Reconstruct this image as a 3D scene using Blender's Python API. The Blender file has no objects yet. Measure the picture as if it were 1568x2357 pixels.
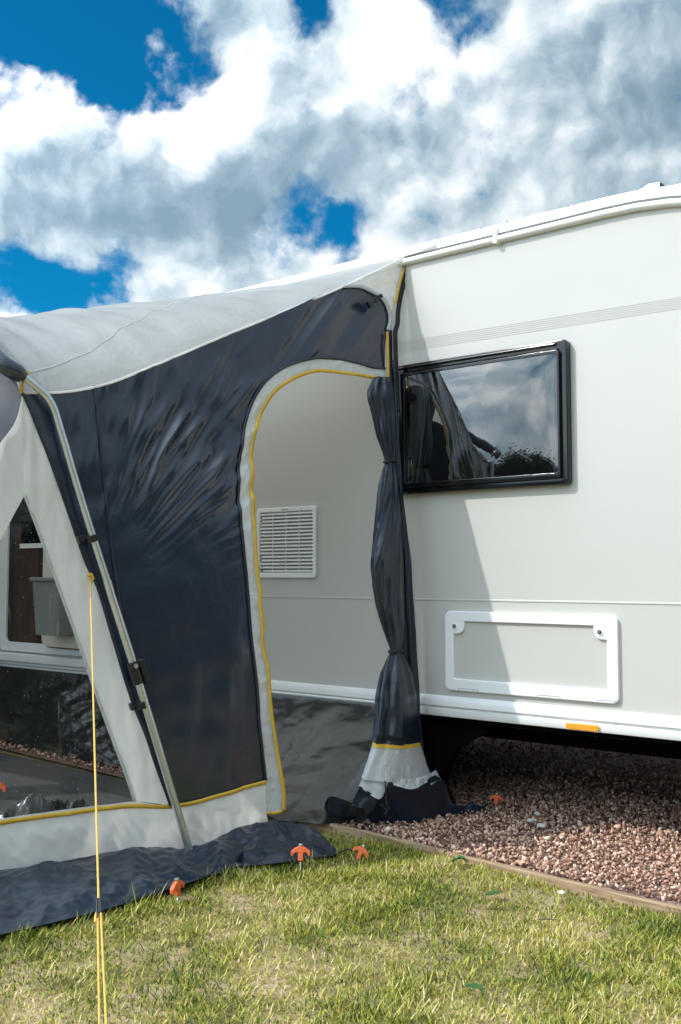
import bpy, math, random
import numpy as np
from mathutils import Vector, Matrix
random.seed(7)
rng = np.random.default_rng(11)
C = bpy.context.scene.collection
V = Vector

# ---------------------------------------------------------------- camera frame (metres, z up, caravan side = plane y = WALL)
WALL = 3.513
CAM = V((0, 0, 1.0))
PITCH = math.radians(3.67)
F2 = V((-.6266, .7793, 0)).normalized(); R2 = V((F2.y, -F2.x, 0))
FWD = F2 * math.cos(PITCH) + V((0, 0, math.sin(PITCH)))
UPV = -F2 * math.sin(PITCH) + V((0, 0, math.cos(PITCH)))
FOC = 2290.0; CX, CY = 784.0, 1178.5
def ray(px, py):
    return FWD + R2 * ((px - CX) / FOC) + UPV * ((CY - py) / FOC)
def on_y(px, py, y=WALL):
    d = ray(px, py); return CAM + d * (y / d.y)
def on_z(px, py, z=0.0):
    d = ray(px, py); return CAM + d * ((z - 1.0) / d.z)
# side wall of the awning: one leaning plane
PN = V((1, -.304, .055)); PC = -3.415
PNU = PN.normalized()
def P3(y, z, off=0.0):
    return V((PC + .304 * y - .055 * z, y, z)) + PNU * off
def pw(px, py):
    d = ray(px, py); t = (PC - PN.dot(CAM)) / PN.dot(d); p = CAM + d * t
    return (p.y, p.z)
def pws(L): return [pw(*a) for a in L]

# ---------------------------------------------------------------- numpy noise
def _h(ix, iy, s):
    n = (ix * 374761393 + iy * 668265263 + s * 1442695041) & 0x7fffffff
    n = ((n ^ (n >> 13)) * 1274126177) & 0x7fffffff
    return ((n ^ (n >> 16)) & 0xffff) / 65535.0
def noise(x, y, s=0):
    x = np.asarray(x, float); y = np.asarray(y, float)
    ix = np.floor(x).astype(np.int64); iy = np.floor(y).astype(np.int64)
    fx = x - ix; fy = y - iy
    def g(a, b):
        an = _h(a, b, s) * 2 * np.pi
        return np.cos(an), np.sin(an)
    def dp(a, b, dx, dy):
        gx, gy = g(a, b); return gx * dx + gy * dy
    u = fx**3 * (fx * (fx * 6 - 15) + 10); v = fy**3 * (fy * (fy * 6 - 15) + 10)
    n00 = dp(ix, iy, fx, fy); n10 = dp(ix + 1, iy, fx - 1, fy)
    n01 = dp(ix, iy + 1, fx, fy - 1); n11 = dp(ix + 1, iy + 1, fx - 1, fy - 1)
    return 1.4 * ((n00 * (1 - u) + n10 * u) * (1 - v) + (n01 * (1 - u) + n11 * u) * v)
def fbm(x, y, s=0, o=4):
    r = 0; a = 1
    for i in range(o):
        r = r + a * noise(x * 2**i, y * 2**i, s + i); a *= .5
    return r
def ridge(x, y, s=0): return 1 - np.abs(noise(x, y, s)) * 2

# ---------------------------------------------------------------- materials
def new_mat(name):
    m = bpy.data.materials.new(name); m.use_nodes = True
    nt = m.node_tree; b = nt.nodes['Principled BSDF']
    return m, nt, b
def N(nt, t, **k):
    n = nt.nodes.new(t)
    for a, v in k.items():
        if a.startswith('i_'):
            key = a[2:]; key = int(key) if key.isdigit() else key.replace('_', ' ')
            n.inputs[key].default_value = v
        else: setattr(n, a, v)
    return n
def L(nt, a, b): nt.links.new(a, b)
def mat(name, col, rough=.5, metal=0, spec=.5, bump=0, bscale=40, var=.0, vscale=8, coat=0, stretch=None, bdist=.004, trans=0):
    m, nt, b = new_mat(name)
    b.inputs['Base Color'].default_value = (*col, 1); b.inputs['Roughness'].default_value = rough
    b.inputs['Metallic'].default_value = metal; b.inputs['Specular IOR Level'].default_value = spec
    b.inputs['Coat Weight'].default_value = coat; b.inputs['Coat Roughness'].default_value = .08
    tc = N(nt, 'ShaderNodeTexCoord'); mp = N(nt, 'ShaderNodeMapping'); L(nt, tc.outputs['Object'], mp.inputs[0])
    if stretch: mp.inputs['Scale'].default_value = stretch
    if var:
        n = N(nt, 'ShaderNodeTexNoise', i_Scale=vscale, i_Detail=6.0); L(nt, mp.outputs[0], n.inputs[0])
        r = N(nt, 'ShaderNodeMapRange'); r.inputs[1].default_value = .3; r.inputs[2].default_value = .7
        r.inputs[3].default_value = 1 - var; r.inputs[4].default_value = 1 + var; L(nt, n.outputs[0], r.inputs[0])
        mx = N(nt, 'ShaderNodeVectorMath', operation='SCALE'); mx.inputs[0].default_value = col
        L(nt, r.outputs[0], mx.inputs['Scale']); L(nt, mx.outputs[0], b.inputs['Base Color'])
    if bump:
        n = N(nt, 'ShaderNodeTexNoise', i_Scale=bscale, i_Detail=5.0); L(nt, mp.outputs[0], n.inputs[0])
        bp = N(nt, 'ShaderNodeBump', i_Strength=bump, i_Distance=bdist); L(nt, n.outputs[0], bp.inputs['Height']); L(nt, bp.outputs[0], b.inputs['Normal'])
    if trans:
        tr = N(nt, 'ShaderNodeBsdfTranslucent'); tr.inputs[0].default_value = (*col, 1)
        mi = N(nt, 'ShaderNodeMixShader', i_0=trans); L(nt, b.outputs[0], mi.inputs[1]); L(nt, tr.outputs[0], mi.inputs[2])
        L(nt, mi.outputs[0], nt.nodes['Material Output'].inputs[0])
    return m
def nylon(name, col, rough=.33, trans=.12, bump=.5, kx=1.0, coat=0, spec=.6, tcol=None, bd=.006, rot=-35, scl=(1, 1, .22)):
    """coated tent nylon: fine ripstop weave plus stretched and crumpled wrinkles in the sheet's own space"""
    m, nt, b = new_mat(name)
    b.inputs['Base Color'].default_value = (*col, 1); b.inputs['Roughness'].default_value = rough
    b.inputs['Specular IOR Level'].default_value = spec
    b.inputs['Coat Weight'].default_value = coat; b.inputs['Coat Roughness'].default_value = .20; b.inputs['Coat IOR'].default_value = 1.75
    tc = N(nt, 'ShaderNodeTexCoord')
    mp = N(nt, 'ShaderNodeMapping'); L(nt, tc.outputs['Object'], mp.inputs[0])
    mp.inputs['Rotation'].default_value = (math.radians(rot), 0, 0); mp.inputs['Scale'].default_value = scl
    n1 = N(nt, 'ShaderNodeTexNoise', i_Scale=22 * kx, i_Detail=3.0); L(nt, mp.outputs[0], n1.inputs[0])
    n2 = N(nt, 'ShaderNodeTexNoise', i_Scale=14 * kx, i_Detail=5.0, i_Roughness=.55, i_Distortion=1.2); L(nt, tc.outputs['Object'], n2.inputs[0])
    ad = N(nt, 'ShaderNodeMath', operation='ADD'); L(nt, n1.outputs[0], ad.inputs[0]); L(nt, n2.outputs[0], ad.inputs[1])
    bp = N(nt, 'ShaderNodeBump', i_Strength=bump, i_Distance=bd); L(nt, ad.outputs[0], bp.inputs['Height'])
    w = N(nt, 'ShaderNodeTexNoise', i_Scale=500., i_Detail=1.); L(nt, tc.outputs['Object'], w.inputs[0])
    bp2 = N(nt, 'ShaderNodeBump', i_Strength=.12, i_Distance=.001); L(nt, w.outputs[0], bp2.inputs['Height']); L(nt, bp.outputs[0], bp2.inputs['Normal'])
    L(nt, bp2.outputs[0], b.inputs['Normal'])
    # faint dust and scuffs
    n3 = N(nt, 'ShaderNodeTexNoise', i_Scale=5., i_Detail=7.); L(nt, tc.outputs['Object'], n3.inputs[0])
    r = N(nt, 'ShaderNodeMapRange'); r.inputs[1].default_value = .35; r.inputs[2].default_value = .7; r.inputs[3].default_value = .92; r.inputs[4].default_value = 1.12
    L(nt, n3.outputs[0], r.inputs[0])
    sc = N(nt, 'ShaderNodeVectorMath', operation='SCALE'); sc.inputs[0].default_value = col; L(nt, r.outputs[0], sc.inputs['Scale']); L(nt, sc.outputs[0], b.inputs['Base Color'])
    if trans:
        tr = N(nt, 'ShaderNodeBsdfTranslucent'); tr.inputs[0].default_value = (*(tcol or [min(1, c * 1.05) for c in col]), 1)
        mi = N(nt, 'ShaderNodeMixShader', i_0=trans); L(nt, b.outputs[0], mi.inputs[1]); L(nt, tr.outputs[0], mi.inputs[2])
        L(nt, mi.outputs[0], nt.nodes['Material Output'].inputs[0])
    return m
M = {}
M['navy'] = nylon('navy_nylon', (.014, .024, .047), .24, .01, .35, coat=.38, spec=.5, bd=.005)
M['navy_plain'] = nylon('navy_polyester', (.008, .017, .034), .30, .01, .45, .9, coat=.14, spec=.5, bd=.006)
M['navy_matte'] = nylon('navy_matte_sheet', (.045, .052, .072), .6, .02, .2, .7, spec=.3)
M['roof'] = nylon('grey_roof_fabric', (.54, .57, .59), .42, .54, .55, 1.3, spec=.4, tcol=(.95, .93, .88), rot=0, scl=(.12, 1, 1))
M['white'] = nylon('white_fabric', (.87, .865, .85), .45, .45, .5, 1.0, spec=.5, tcol=(.9, .89, .86))
M['silver'] = nylon('silver_grey_fabric', (.62, .65, .67), .32, .3, 1.0, 1.8, spec=.8, tcol=(.8, .8, .78))
M['yellow'] = mat('yellow_tape', (.78, .50, .06), .55, bump=.5, bscale=260, var=.08, vscale=60, trans=.15)
M['black'] = mat('black_plastic', (.012, .012, .014), .38, bump=.1, bscale=80)
M['blackfab'] = mat('black_webbing', (.012, .014, .02), .7, bump=.4, bscale=300)
M['darksheet'] = nylon('dark_skirt_sheet', (.012, .0115, .011), .24, 0, .6, .7, coat=.22, spec=.5)
M['mat'] = mat('grey_ground_mat', (.05, .053, .057), .6, bump=.5, bscale=60, var=.2, vscale=4, stretch=(1, 4, 1))
M['alu'] = mat('anodised_aluminium', (.60, .64, .66), .30, metal=.9, bump=.04, bscale=30, var=.05, vscale=20)
M['body'] = mat('caravan_paint', (.515, .507, .482), .28, bump=.12, bscale=2.2, bdist=.02, var=.012, vscale=3, coat=.25)
M['trim'] = mat('white_plastic_trim', (.80, .81, .82), .32, bump=.03, bscale=50, var=.02, vscale=9, coat=.2)
M['rail'] = mat('white_rail', (.84, .84, .83), .3, bump=.03, bscale=20, var=.015, vscale=5, coat=.2)
M['stripe'] = mat('grey_pinstripe', (.45, .45, .43), .5)
M['line'] = mat('sealant_line', (.33, .34, .34), .6)
M['gloss'] = mat('gloss_black_frame', (.003, .003, .004), .12, spec=.5, coat=.15, bump=.02, bscale=14)
M['ventin'] = mat('vent_back_grey', (.30, .31, .29), .7, var=.1)
M['galv'] = mat('galvanised_steel', (.30, .34, .37), .42, metal=.75, var=.45, vscale=55, bump=.5, bscale=90)
M['under'] = mat('underfloor_black', (.003, .003, .003), 1, spec=.05)
M['rubber'] = mat('tyre_rubber', (.012, .012, .012), .8, bump=.4, bscale=60)
M['steel'] = mat('bright_steel', (.55, .55, .53), .35, metal=.9, bump=.3, bscale=200, var=.2, vscale=60)
M['amber'] = mat('amber_lens', (.80, .33, .02), .12, bump=.7, bscale=160, var=.2, vscale=140, coat=.6)
M['orange'] = mat('orange_plastic', (.80, .15, .045), .5, bump=.3, bscale=120, var=.16, vscale=90)
M['cord'] = mat('yellow_cord', (.85, .52, .12), .7, bump=.8, bscale=500)
M['cream'] = mat('cream_door_liner', (.66, .60, .52), .5, var=.03, bump=.05)
M['bin'] = mat('grey_bin_plastic', (.21, .225, .22), .42, bump=.12, bscale=140, var=.05)
M['wood_dark'] = mat('walnut_interior', (.060, .030, .022), .4, var=.3, vscale=6, stretch=(6, 6, .6))
M['dark_in'] = mat('interior_shade', (.012, .012, .012), .7)  # near-black colour stands for the shade inside the caravan
M['curtain_pale'] = mat('pale_curtain', (.42, .44, .43), .8, bump=.3, bscale=120)
M['curtain_dark'] = mat('grey_tweed_curtain', (.055, .055, .055), .9, var=.5, vscale=120, stretch=(1, 1, .15), bump=.5, bscale=150)
M['leaf'] = mat('green_leaf', (.05, .13, .03), .45, var=.3, vscale=60, bump=.4, bscale=60, trans=.25)
M['twig'] = mat('twig_bark', (.10, .06, .04), .8, bump=.5, bscale=200)
M['pebble'] = mat('pale_pebble', (.52, .49, .46), .7, var=.12, vscale=50, bump=.3, bscale=90)
M['bark'] = mat('tree_bark', (.09, .07, .05), .9, bump=.8, bscale=12, var=.3)

def timber():
    m, nt, b = new_mat('weathered_pine')
    tc = N(nt, 'ShaderNodeTexCoord'); mp = N(nt, 'ShaderNodeMapping'); mp.inputs['Scale'].default_value = (1.2, 30, 30); L(nt, tc.outputs['Object'], mp.inputs[0])
    n = N(nt, 'ShaderNodeTexNoise', i_Scale=3., i_Detail=7.); L(nt, mp.outputs[0], n.inputs[0])
    cr = N(nt, 'ShaderNodeValToRGB'); L(nt, n.outputs[0], cr.inputs[0])
    cr.color_ramp.elements[0].position = .3; cr.color_ramp.elements[0].color = (.20, .13, .075, 1)
    cr.color_ramp.elements[1].position = .7; cr.color_ramp.elements[1].color = (.46, .33, .21, 1)
    L(nt, cr.outputs[0], b.inputs['Base Color']); b.inputs['Roughness'].default_value = .85
    bp = N(nt, 'ShaderNodeBump', i_Strength=.5, i_Distance=.003); L(nt, n.outputs[0], bp.inputs['Height']); L(nt, bp.outputs[0], b.inputs['Normal'])
    return m
M['timber'] = timber()

def island_ramp(name, stops, rough, spec=.4, bump=0, bscale=200, trans=0, patch=None):
    m, nt, b = new_mat(name)
    g = N(nt, 'ShaderNodeNewGeometry'); cr = N(nt, 'ShaderNodeValToRGB')
    fac = g.outputs['Random Per Island']
    if patch:
        tc = N(nt, 'ShaderNodeTexCoord'); n = N(nt, 'ShaderNodeTexNoise', i_Scale=patch[0], i_Detail=3.); L(nt, tc.outputs['Object'], n.inputs[0])
        mr = N(nt, 'ShaderNodeMapRange'); mr.inputs[1].default_value = .35; mr.inputs[2].default_value = .65; mr.inputs[3].default_value = -patch[1]; mr.inputs[4].default_value = patch[1]
        L(nt, n.outputs[0], mr.inputs[0])
        ad = N(nt, 'ShaderNodeMath', operation='ADD', use_clamp=True); L(nt, fac, ad.inputs[0]); L(nt, mr.outputs[0], ad.inputs[1]); fac = ad.outputs[0]
    L(nt, fac, cr.inputs[0])
    e = cr.color_ramp.elements
    while len(e) < len(stops): e.new(.5)
    for i, (p, c) in enumerate(stops): e[i].position = p; e[i].color = (*c, 1)
    L(nt, cr.outputs[0], b.inputs['Base Color']); b.inputs['Roughness'].default_value = rough; b.inputs['Specular IOR Level'].default_value = spec
    if bump:
        tc = N(nt, 'ShaderNodeTexCoord'); n = N(nt, 'ShaderNodeTexNoise', i_Scale=bscale, i_Detail=4.); L(nt, tc.outputs['Object'], n.inputs[0])
        bp = N(nt, 'ShaderNodeBump', i_Strength=bump, i_Distance=.003); L(nt, n.outputs[0], bp.inputs['Height']); L(nt, bp.outputs[0], b.inputs['Normal'])
    if trans:
        tr = N(nt, 'ShaderNodeBsdfTranslucent'); L(nt, cr.outputs[0], tr.inputs[0])
        mi = N(nt, 'ShaderNodeMixShader', i_0=trans); L(nt, b.outputs[0], mi.inputs[1]); L(nt, tr.outputs[0], mi.inputs[2])
        L(nt, mi.outputs[0], nt.nodes['Material Output'].inputs[0])
    return m
M['gravel'] = island_ramp('red_granite_chips', [(0, (.17, .085, .062)), (.35, (.38, .215, .155)), (.7, (.60, .38, .28)), (.93, (.74, .53, .40)), (1, (.80, .68, .56))], .8, .3, .6, 160)
M['grass'] = island_ramp('grass_blades', [(0, (.045, .09, .009)), (.25, (.15, .215, .022)), (.58, (.40, .41, .055)), (.84, (.60, .50, .12)), (1, (.76, .64, .34))], .55, .35, trans=.25, patch=(3.2, .28))
M['foliage'] = island_ramp('tree_leaves', [(0, (.02, .045, .012)), (1, (.07, .11, .03))], .6, .3)

def soil():
    m, nt, b = new_mat('bare_soil_and_thatch')
    tc = N(nt, 'ShaderNodeTexCoord')
    n = N(nt, 'ShaderNodeTexNoise', i_Scale=6., i_Detail=9., i_Roughness=.65); L(nt, tc.outputs['Object'], n.inputs[0])
    cr = N(nt, 'ShaderNodeValToRGB'); L(nt, n.outputs[0], cr.inputs[0]); e = cr.color_ramp.elements
    e[0].position = .3; e[0].color = (.10, .085, .035, 1); e[1].position = .64; e[1].color = (.44, .32, .215, 1)
    x = e.new(.45); x.color = (.24, .20, .08, 1)
    n2 = N(nt, 'ShaderNodeTexNoise', i_Scale=90., i_Detail=6.); L(nt, tc.outputs['Object'], n2.inputs[0])
    # far lawn reads green because every gap closes up
    sx = N(nt, 'ShaderNodeVectorMath', operation='LENGTH'); L(nt, tc.outputs['Object'], sx.inputs[0])
    mr = N(nt, 'ShaderNodeMapRange'); mr.inputs[1].default_value = 5; mr.inputs[2].default_value = 12; L(nt, sx.outputs['Value'], mr.inputs[0])
    mx = N(nt, 'ShaderNodeMix', data_type='RGBA'); L(nt, mr.outputs[0], mx.inputs[0]); L(nt, cr.outputs[0], mx.inputs[6]); mx.inputs[7].default_value = (.11, .14, .035, 1)
    L(nt, mx.outputs[2], b.inputs['Base Color']); b.inputs['Roughness'].default_value = .95; b.inputs['Specular IOR Level'].default_value = .15
    bp = N(nt, 'ShaderNodeBump', i_Strength=.9, i_Distance=.01); L(nt, n2.outputs[0], bp.inputs['Height']); L(nt, bp.outputs[0], b.inputs['Normal'])
    return m
M['soil'] = soil()
def gravel_bed():
    m, nt, b = new_mat('gravel_fines')
    tc = N(nt, 'ShaderNodeTexCoord'); v = N(nt, 'ShaderNodeTexVoronoi', i_Scale=70.); L(nt, tc.outputs['Object'], v.inputs[0])
    hs = N(nt, 'ShaderNodeSeparateColor'); L(nt, v.outputs['Color'], hs.inputs[0])
    cr = N(nt, 'ShaderNodeValToRGB'); L(nt, hs.outputs[0], cr.inputs[0]); e = cr.color_ramp.elements
    e[0].color = (.12, .065, .055, 1); e[1].color = (.32, .20, .16, 1)
    L(nt, cr.outputs[0], b.inputs['Base Color']); b.inputs['Roughness'].default_value = .95
    bp = N(nt, 'ShaderNodeBump', i_Strength=1., i_Distance=.012, invert=True); L(nt, v.outputs['Distance'], bp.inputs['Height']); L(nt, bp.outputs[0], b.inputs['Normal'])
    return m
M['bed'] = gravel_bed()
def clear(name, tint, gl_rough, gl_mix, bump, drops=False):
    m, nt, b = new_mat(name); nt.nodes.remove(b)
    t = N(nt, 'ShaderNodeBsdfTransparent'); t.inputs[0].default_value = (*tint, 1)
    g = N(nt, 'ShaderNodeBsdfGlossy', i_Roughness=gl_rough); g.inputs[0].default_value = (1, 1, 1, 1)
    fr = N(nt, 'ShaderNodeFresnel', i_IOR=1.5); mm = N(nt, 'ShaderNodeMath', operation='MULTIPLY_ADD', i_1=gl_mix[0], i_2=gl_mix[1], use_clamp=True); L(nt, fr.outputs[0], mm.inputs[0])
    mi = N(nt, 'ShaderNodeMixShader'); L(nt, mm.outputs[0], mi.inputs[0]); L(nt, t.outputs[0], mi.inputs[1]); L(nt, g.outputs[0], mi.inputs[2])
    out = mi.outputs[0]
    tc = N(nt, 'ShaderNodeTexCoord')
    if bump:
        n = N(nt, 'ShaderNodeTexNoise', i_Scale=bump[1], i_Detail=4., i_Distortion=1.); L(nt, tc.outputs['Object'], n.inputs[0])
        bp = N(nt, 'ShaderNodeBump', i_Strength=bump[0], i_Distance=.01); L(nt, n.outputs[0], bp.inputs['Height']); L(nt, bp.outputs[0], g.inputs['Normal']); L(nt, bp.outputs[0], fr.inputs['Normal'])
    if drops:   # dried rain spots and scratches on the film
        v = N(nt, 'ShaderNodeTexVoronoi', i_Scale=55.); L(nt, tc.outputs['Object'], v.inputs[0])
        lt = N(nt, 'ShaderNodeMath', operation='LESS_THAN', i_1=.075); L(nt, v.outputs['Distance'], lt.inputs[0])
        mp = N(nt, 'ShaderNodeMapping'); mp.inputs['Scale'].default_value = (1, 22, 3.2); mp.inputs['Rotation'].default_value = (.2, 0, 0); L(nt, tc.outputs['Object'], mp.inputs[0])
        sn = N(nt, 'ShaderNodeTexNoise', i_Scale=1.6, i_Detail=3.); L(nt, mp.outputs[0], sn.inputs[0])
        gt = N(nt, 'ShaderNodeMapRange'); gt.inputs[1].default_value = .66; gt.inputs[2].default_value = .74; gt.inputs[4].default_value = .35; L(nt, sn.outputs[0], gt.inputs[0])
        mx = N(nt, 'ShaderNodeMath', operation='MAXIMUM'); L(nt, lt.outputs[0], mx.inputs[0]); L(nt, gt.outputs[0], mx.inputs[1])
        ml = N(nt, 'ShaderNodeMath', operation='MULTIPLY', i_1=.45); L(nt, mx.outputs[0], ml.inputs[0])
        df = N(nt, 'ShaderNodeBsdfDiffuse'); df.inputs[0].default_value = (.8, .8, .8, 1)
        m2 = N(nt, 'ShaderNodeMixShader'); L(nt, ml.outputs[0], m2.inputs[0]); L(nt, out, m2.inputs[1]); L(nt, df.outputs[0], m2.inputs[2]); out = m2.outputs[0]
    L(nt, out, nt.nodes['Material Output'].inputs[0]); return m
M['pvc'] = clear('clear_pvc_window', (.84, .85, .85), .04, (.55, .0), (.35, 7), True)
M['acrylic'] = clear('tinted_acrylic', (.30, .32, .32), .012, (1.4, .04), (.03, 3))

# ---------------------------------------------------------------- mesh helpers
def wloc(o):
    p = V((0, 0, 0))
    while o is not None: p = p + o.location; o = o.parent
    return p
def mk(name, verts, faces, m, parent=None, smooth=True):
    me = bpy.data.meshes.new(name)
    off = wloc(parent) if parent is not None else V((0, 0, 0))
    if isinstance(verts, np.ndarray):
        vs = verts - np.array(off)
        me.vertices.add(len(vs)); me.vertices.foreach_set('co', vs.astype(np.float32).ravel())
        fa = np.asarray(faces, np.int32); k = fa.shape[1]
        me.loops.add(fa.size); me.loops.foreach_set('vertex_index', fa.ravel())
        me.polygons.add(len(fa)); me.polygons.foreach_set('loop_start', np.arange(0, fa.size, k, dtype=np.int32))
        me.update(calc_edges=True); me.validate()
    else:
        me.from_pydata([tuple(V(v) - off) for v in verts], [], faces); me.update()
    me.materials.append(m)
    if smooth: me.polygons.foreach_set('use_smooth', [True] * len(me.polygons))
    o = bpy.data.objects.new(name, me); C.objects.link(o)
    if parent is not None: o.parent = parent
    return o
def thing(name, label, cat, loc, group=None):
    o = bpy.data.objects.new(name, None); C.objects.link(o); o.location = loc; o.empty_display_size = .1
    o['label'] = label; o['category'] = cat
    if group: o['group'] = group
    return o
def tag(o, label, cat, group=None):
    o['label'] = label; o['category'] = cat
    if group: o['group'] = group
    return o
def kind(o, k, label=None):
    o['kind'] = k
    if label: o['label'] = label
    return o
class MB:
    def __init__(s): s.v = []; s.f = []
    def box(s, a, b):
        x0, y0, z0 = a; x1, y1, z1 = b; n = len(s.v)
        s.v += [(x0,y0,z0),(x1,y0,z0),(x1,y1,z0),(x0,y1,z0),(x0,y0,z1),(x1,y0,z1),(x1,y1,z1),(x0,y1,z1)]
        s.f += [tuple(n + i for i in q) for q in ((0,3,2,1),(4,5,6,7),(0,1,5,4),(1,2,6,5),(2,3,7,6),(3,0,4,7))]
    def obox(s, c, X, Y, Z):   # oriented box, half vectors
        n = len(s.v); c = V(c)
        for k in (-1, 1):
            for i, j in ((-1,-1),(1,-1),(1,1),(-1,1)): s.v.append(tuple(c + X*i + Y*j + Z*k))
        s.f += [tuple(n + i for i in q) for q in ((0,3,2,1),(4,5,6,7),(0,1,5,4),(1,2,6,5),(2,3,7,6),(3,0,4,7))]
    def tube(s, pts, r, seg=12, caps=True, flat=1.0):
        pts = [V(p) for p in pts]; n0 = len(s.v); rs = r if isinstance(r, (list, tuple)) else [r] * len(pts)
        t0 = (pts[1] - pts[0]).normalized(); u = t0.orthogonal().normalized()
        for i, p in enumerate(pts):
            t = (pts[min(i + 1, len(pts) - 1)] - pts[max(i - 1, 0)]).normalized()
            u = (u - t * u.dot(t)).normalized(); w = t.cross(u)
            for k in range(seg):
                a = 2 * math.pi * k / seg; s.v.append(tuple(p + (u * math.cos(a) + w * math.sin(a) * flat) * rs[i]))
        for i in range(len(pts) - 1):
            for k in range(seg):
                a = n0 + i * seg + k; b = n0 + i * seg + (k + 1) % seg; s.f.append((a, b, b + seg, a + seg))
        if caps:
            s.f.append(tuple(n0 + k for k in reversed(range(seg)))); e = n0 + (len(pts) - 1) * seg; s.f.append(tuple(e + k for k in range(seg)))
    def prism(s, poly, off):
        n = len(s.v); k = len(poly); off = V(off)
        s.v += [tuple(V(p)) for p in poly] + [tuple(V(p) + off) for p in poly]
        s.f.append(tuple(range(n, n + k))); s.f.append(tuple(reversed(range(n + k, n + 2 * k))))
        for i in range(k): j = (i + 1) % k; s.f.append((n + i, n + k + i, n + k + j, n + j))
    def build(s, name, m, parent=None, smooth=False, bevel=0, seg=2):
        import bmesh
        o = mk(name, s.v, s.f, m, parent, smooth)
        bm = bmesh.new(); bm.from_mesh(o.data); bmesh.ops.recalc_face_normals(bm, faces=bm.faces)
        bm.to_mesh(o.data); bm.free()
        if bevel:
            b = o.modifiers.new('bevel', 'BEVEL'); b.width = bevel; b.segments = seg; b.limit_method = 'ANGLE'; b.angle_limit = .6
            o.data.polygons.foreach_set('use_smooth', [True] * len(o.data.polygons))
            w = o.modifiers.new('wn', 'WEIGHTED_NORMAL')
        elif smooth:
            e = o.modifiers.new('es', 'EDGE_SPLIT'); e.split_angle = .7
        return o
def resample(P, n, smooth=True):
    P = [np.array(p, float) for p in P]
    if smooth and len(P) > 2:
        Q = []
        E = [2 * P[0] - P[1]] + P + [2 * P[-1] - P[-2]]
        for i in range(1, len(E) - 2):
            d = [max(1e-6, np.linalg.norm(E[i + k] - E[i + k - 1])**.5) for k in (0, 1, 2)]
            p0, p1, p2, p3 = E[i - 1:i + 3]; t0 = 0; t1 = d[0]; t2 = t1 + d[1]; t3 = t2 + d[2]
            for t in np.linspace(t1, t2, 14, endpoint=False):
                a1 = (t1 - t) / (t1 - t0) * p0 + (t - t0) / (t1 - t0) * p1; a2 = (t2 - t) / (t2 - t1) * p1 + (t - t1) / (t2 - t1) * p2; a3 = (t3 - t) / (t3 - t2) * p2 + (t - t2) / (t3 - t2) * p3
                b1 = (t2 - t) / (t2 - t0) * a1 + (t - t0) / (t2 - t0) * a2; b2 = (t3 - t) / (t3 - t1) * a2 + (t - t1) / (t3 - t1) * a3
                Q.append((t2 - t) / (t2 - t1) * b1 + (t - t1) / (t2 - t1) * b2)
        Q.append(P[-1]); P = Q
    P = np.array(P); s = np.r_[0, np.cumsum(np.linalg.norm(np.diff(P, axis=0), axis=1))]
    q = np.linspace(0, s[-1], n)
    return np.stack([np.interp(q, s, P[:, i]) for i in range(P.shape[1])], 1)
def gridfaces(n, m):
    i = np.arange(n - 1)[:, None] * m + np.arange(m - 1)[None]
    i = i.ravel(); return np.stack([i, i + 1, i + m + 1, i + m], 1)
def loft(c0, c1, n, m, smooth=True):
    a = resample(c0, n, smooth) if len(c0) != n else np.array(c0); b = resample(c1, n, smooth) if len(c1) != n else np.array(c1)
    t = np.linspace(0, 1, m)[None, :, None]
    return a[:, None] * (1 - t) + b[:, None] * t     # n x m x dim
def yz_to_3(g, off):
    y = g[..., 0]; z = g[..., 1]; n = np.array(PNU)
    p = np.stack([PC + .304 * y - .055 * z, y, z], -1)
    return p + n * np.asarray(off)[..., None]
def sheet(name, c0, c1, n, m, mt, parent, off=0.0, disp=None, smooth=True, thick=0):
    g = loft(c0, c1, n, m, smooth); y, z = g[..., 0], g[..., 1]
    d = off + (disp(y, z) if disp else 0 * y)
    p = yz_to_3(g, d).reshape(-1, 3)
    p[:, 1] = np.minimum(p[:, 1], WALL - .004)
    o = mk(name, p, gridfaces(n, m), mt, parent)
    if thick:
        s = o.modifiers.new('th', 'SOLIDIFY'); s.thickness = thick; s.offset = 0
    return o
def ribbon_yz(name, poly, w, mt, parent, off, disp=None, n=None, thick=.0015, side=0):
    n = n or 120; c = resample(poly, n); t = np.gradient(c, axis=0); t /= np.linalg.norm(t, axis=1)[:, None] + 1e-9
    nr = np.stack([-t[:, 1], t[:, 0]], 1) * w / 2; sh = nr * side
    return sheet(name, c - nr + sh, c + nr + sh, n, 3, mt, parent, off, disp, False, thick)
# ================================================================ GROUND
EDGE = [on_z(x, y, .02) for x, y in ((783, 1899), (934, 1941), (1081, 1971), (1219, 2003), (1434, 2058), (1568, 2083))]
def edge_y(x):   # front line of the gravel pad
    return 3.105 - .078 * (x + 2.5)
def ground():
    xs = np.r_[np.linspace(-400, -6, 14), np.linspace(-5, 2, 90), np.linspace(3, 400, 14)]
    ys = np.r_[np.linspace(-400, -1, 12), np.linspace(-.5, 3.5, 60), np.linspace(4, 400, 16)]
    X, Y = np.meshgrid(xs, ys, indexing='ij')
    near = np.exp(-((X + 2)**2 + (Y - 2)**2) / 16)
    Z = (fbm(X * 1.3, Y * 1.3, 3, 4) * .012 + fbm(X * 9, Y * 9, 9, 3) * .004) * near - .012
    Z = np.where(Y > edge_y(X) - .05, -.02, Z)
    p = np.stack([X, Y, Z], -1).reshape(-1, 3)
    return mk('ground', p, gridfaces(len(xs), len(ys)), M['soil'])
kind(ground(), 'structure', 'worn grassy ground with bare soil patches')
b = MB(); b.v = [(-9, edge_y(-9) + .02, -.004), (2.5, edge_y(2.5) + .02, -.004), (2.5, 6.6, -.004), (-9, 6.6, -.004)]; b.f = [(0, 1, 2, 3)]
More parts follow.
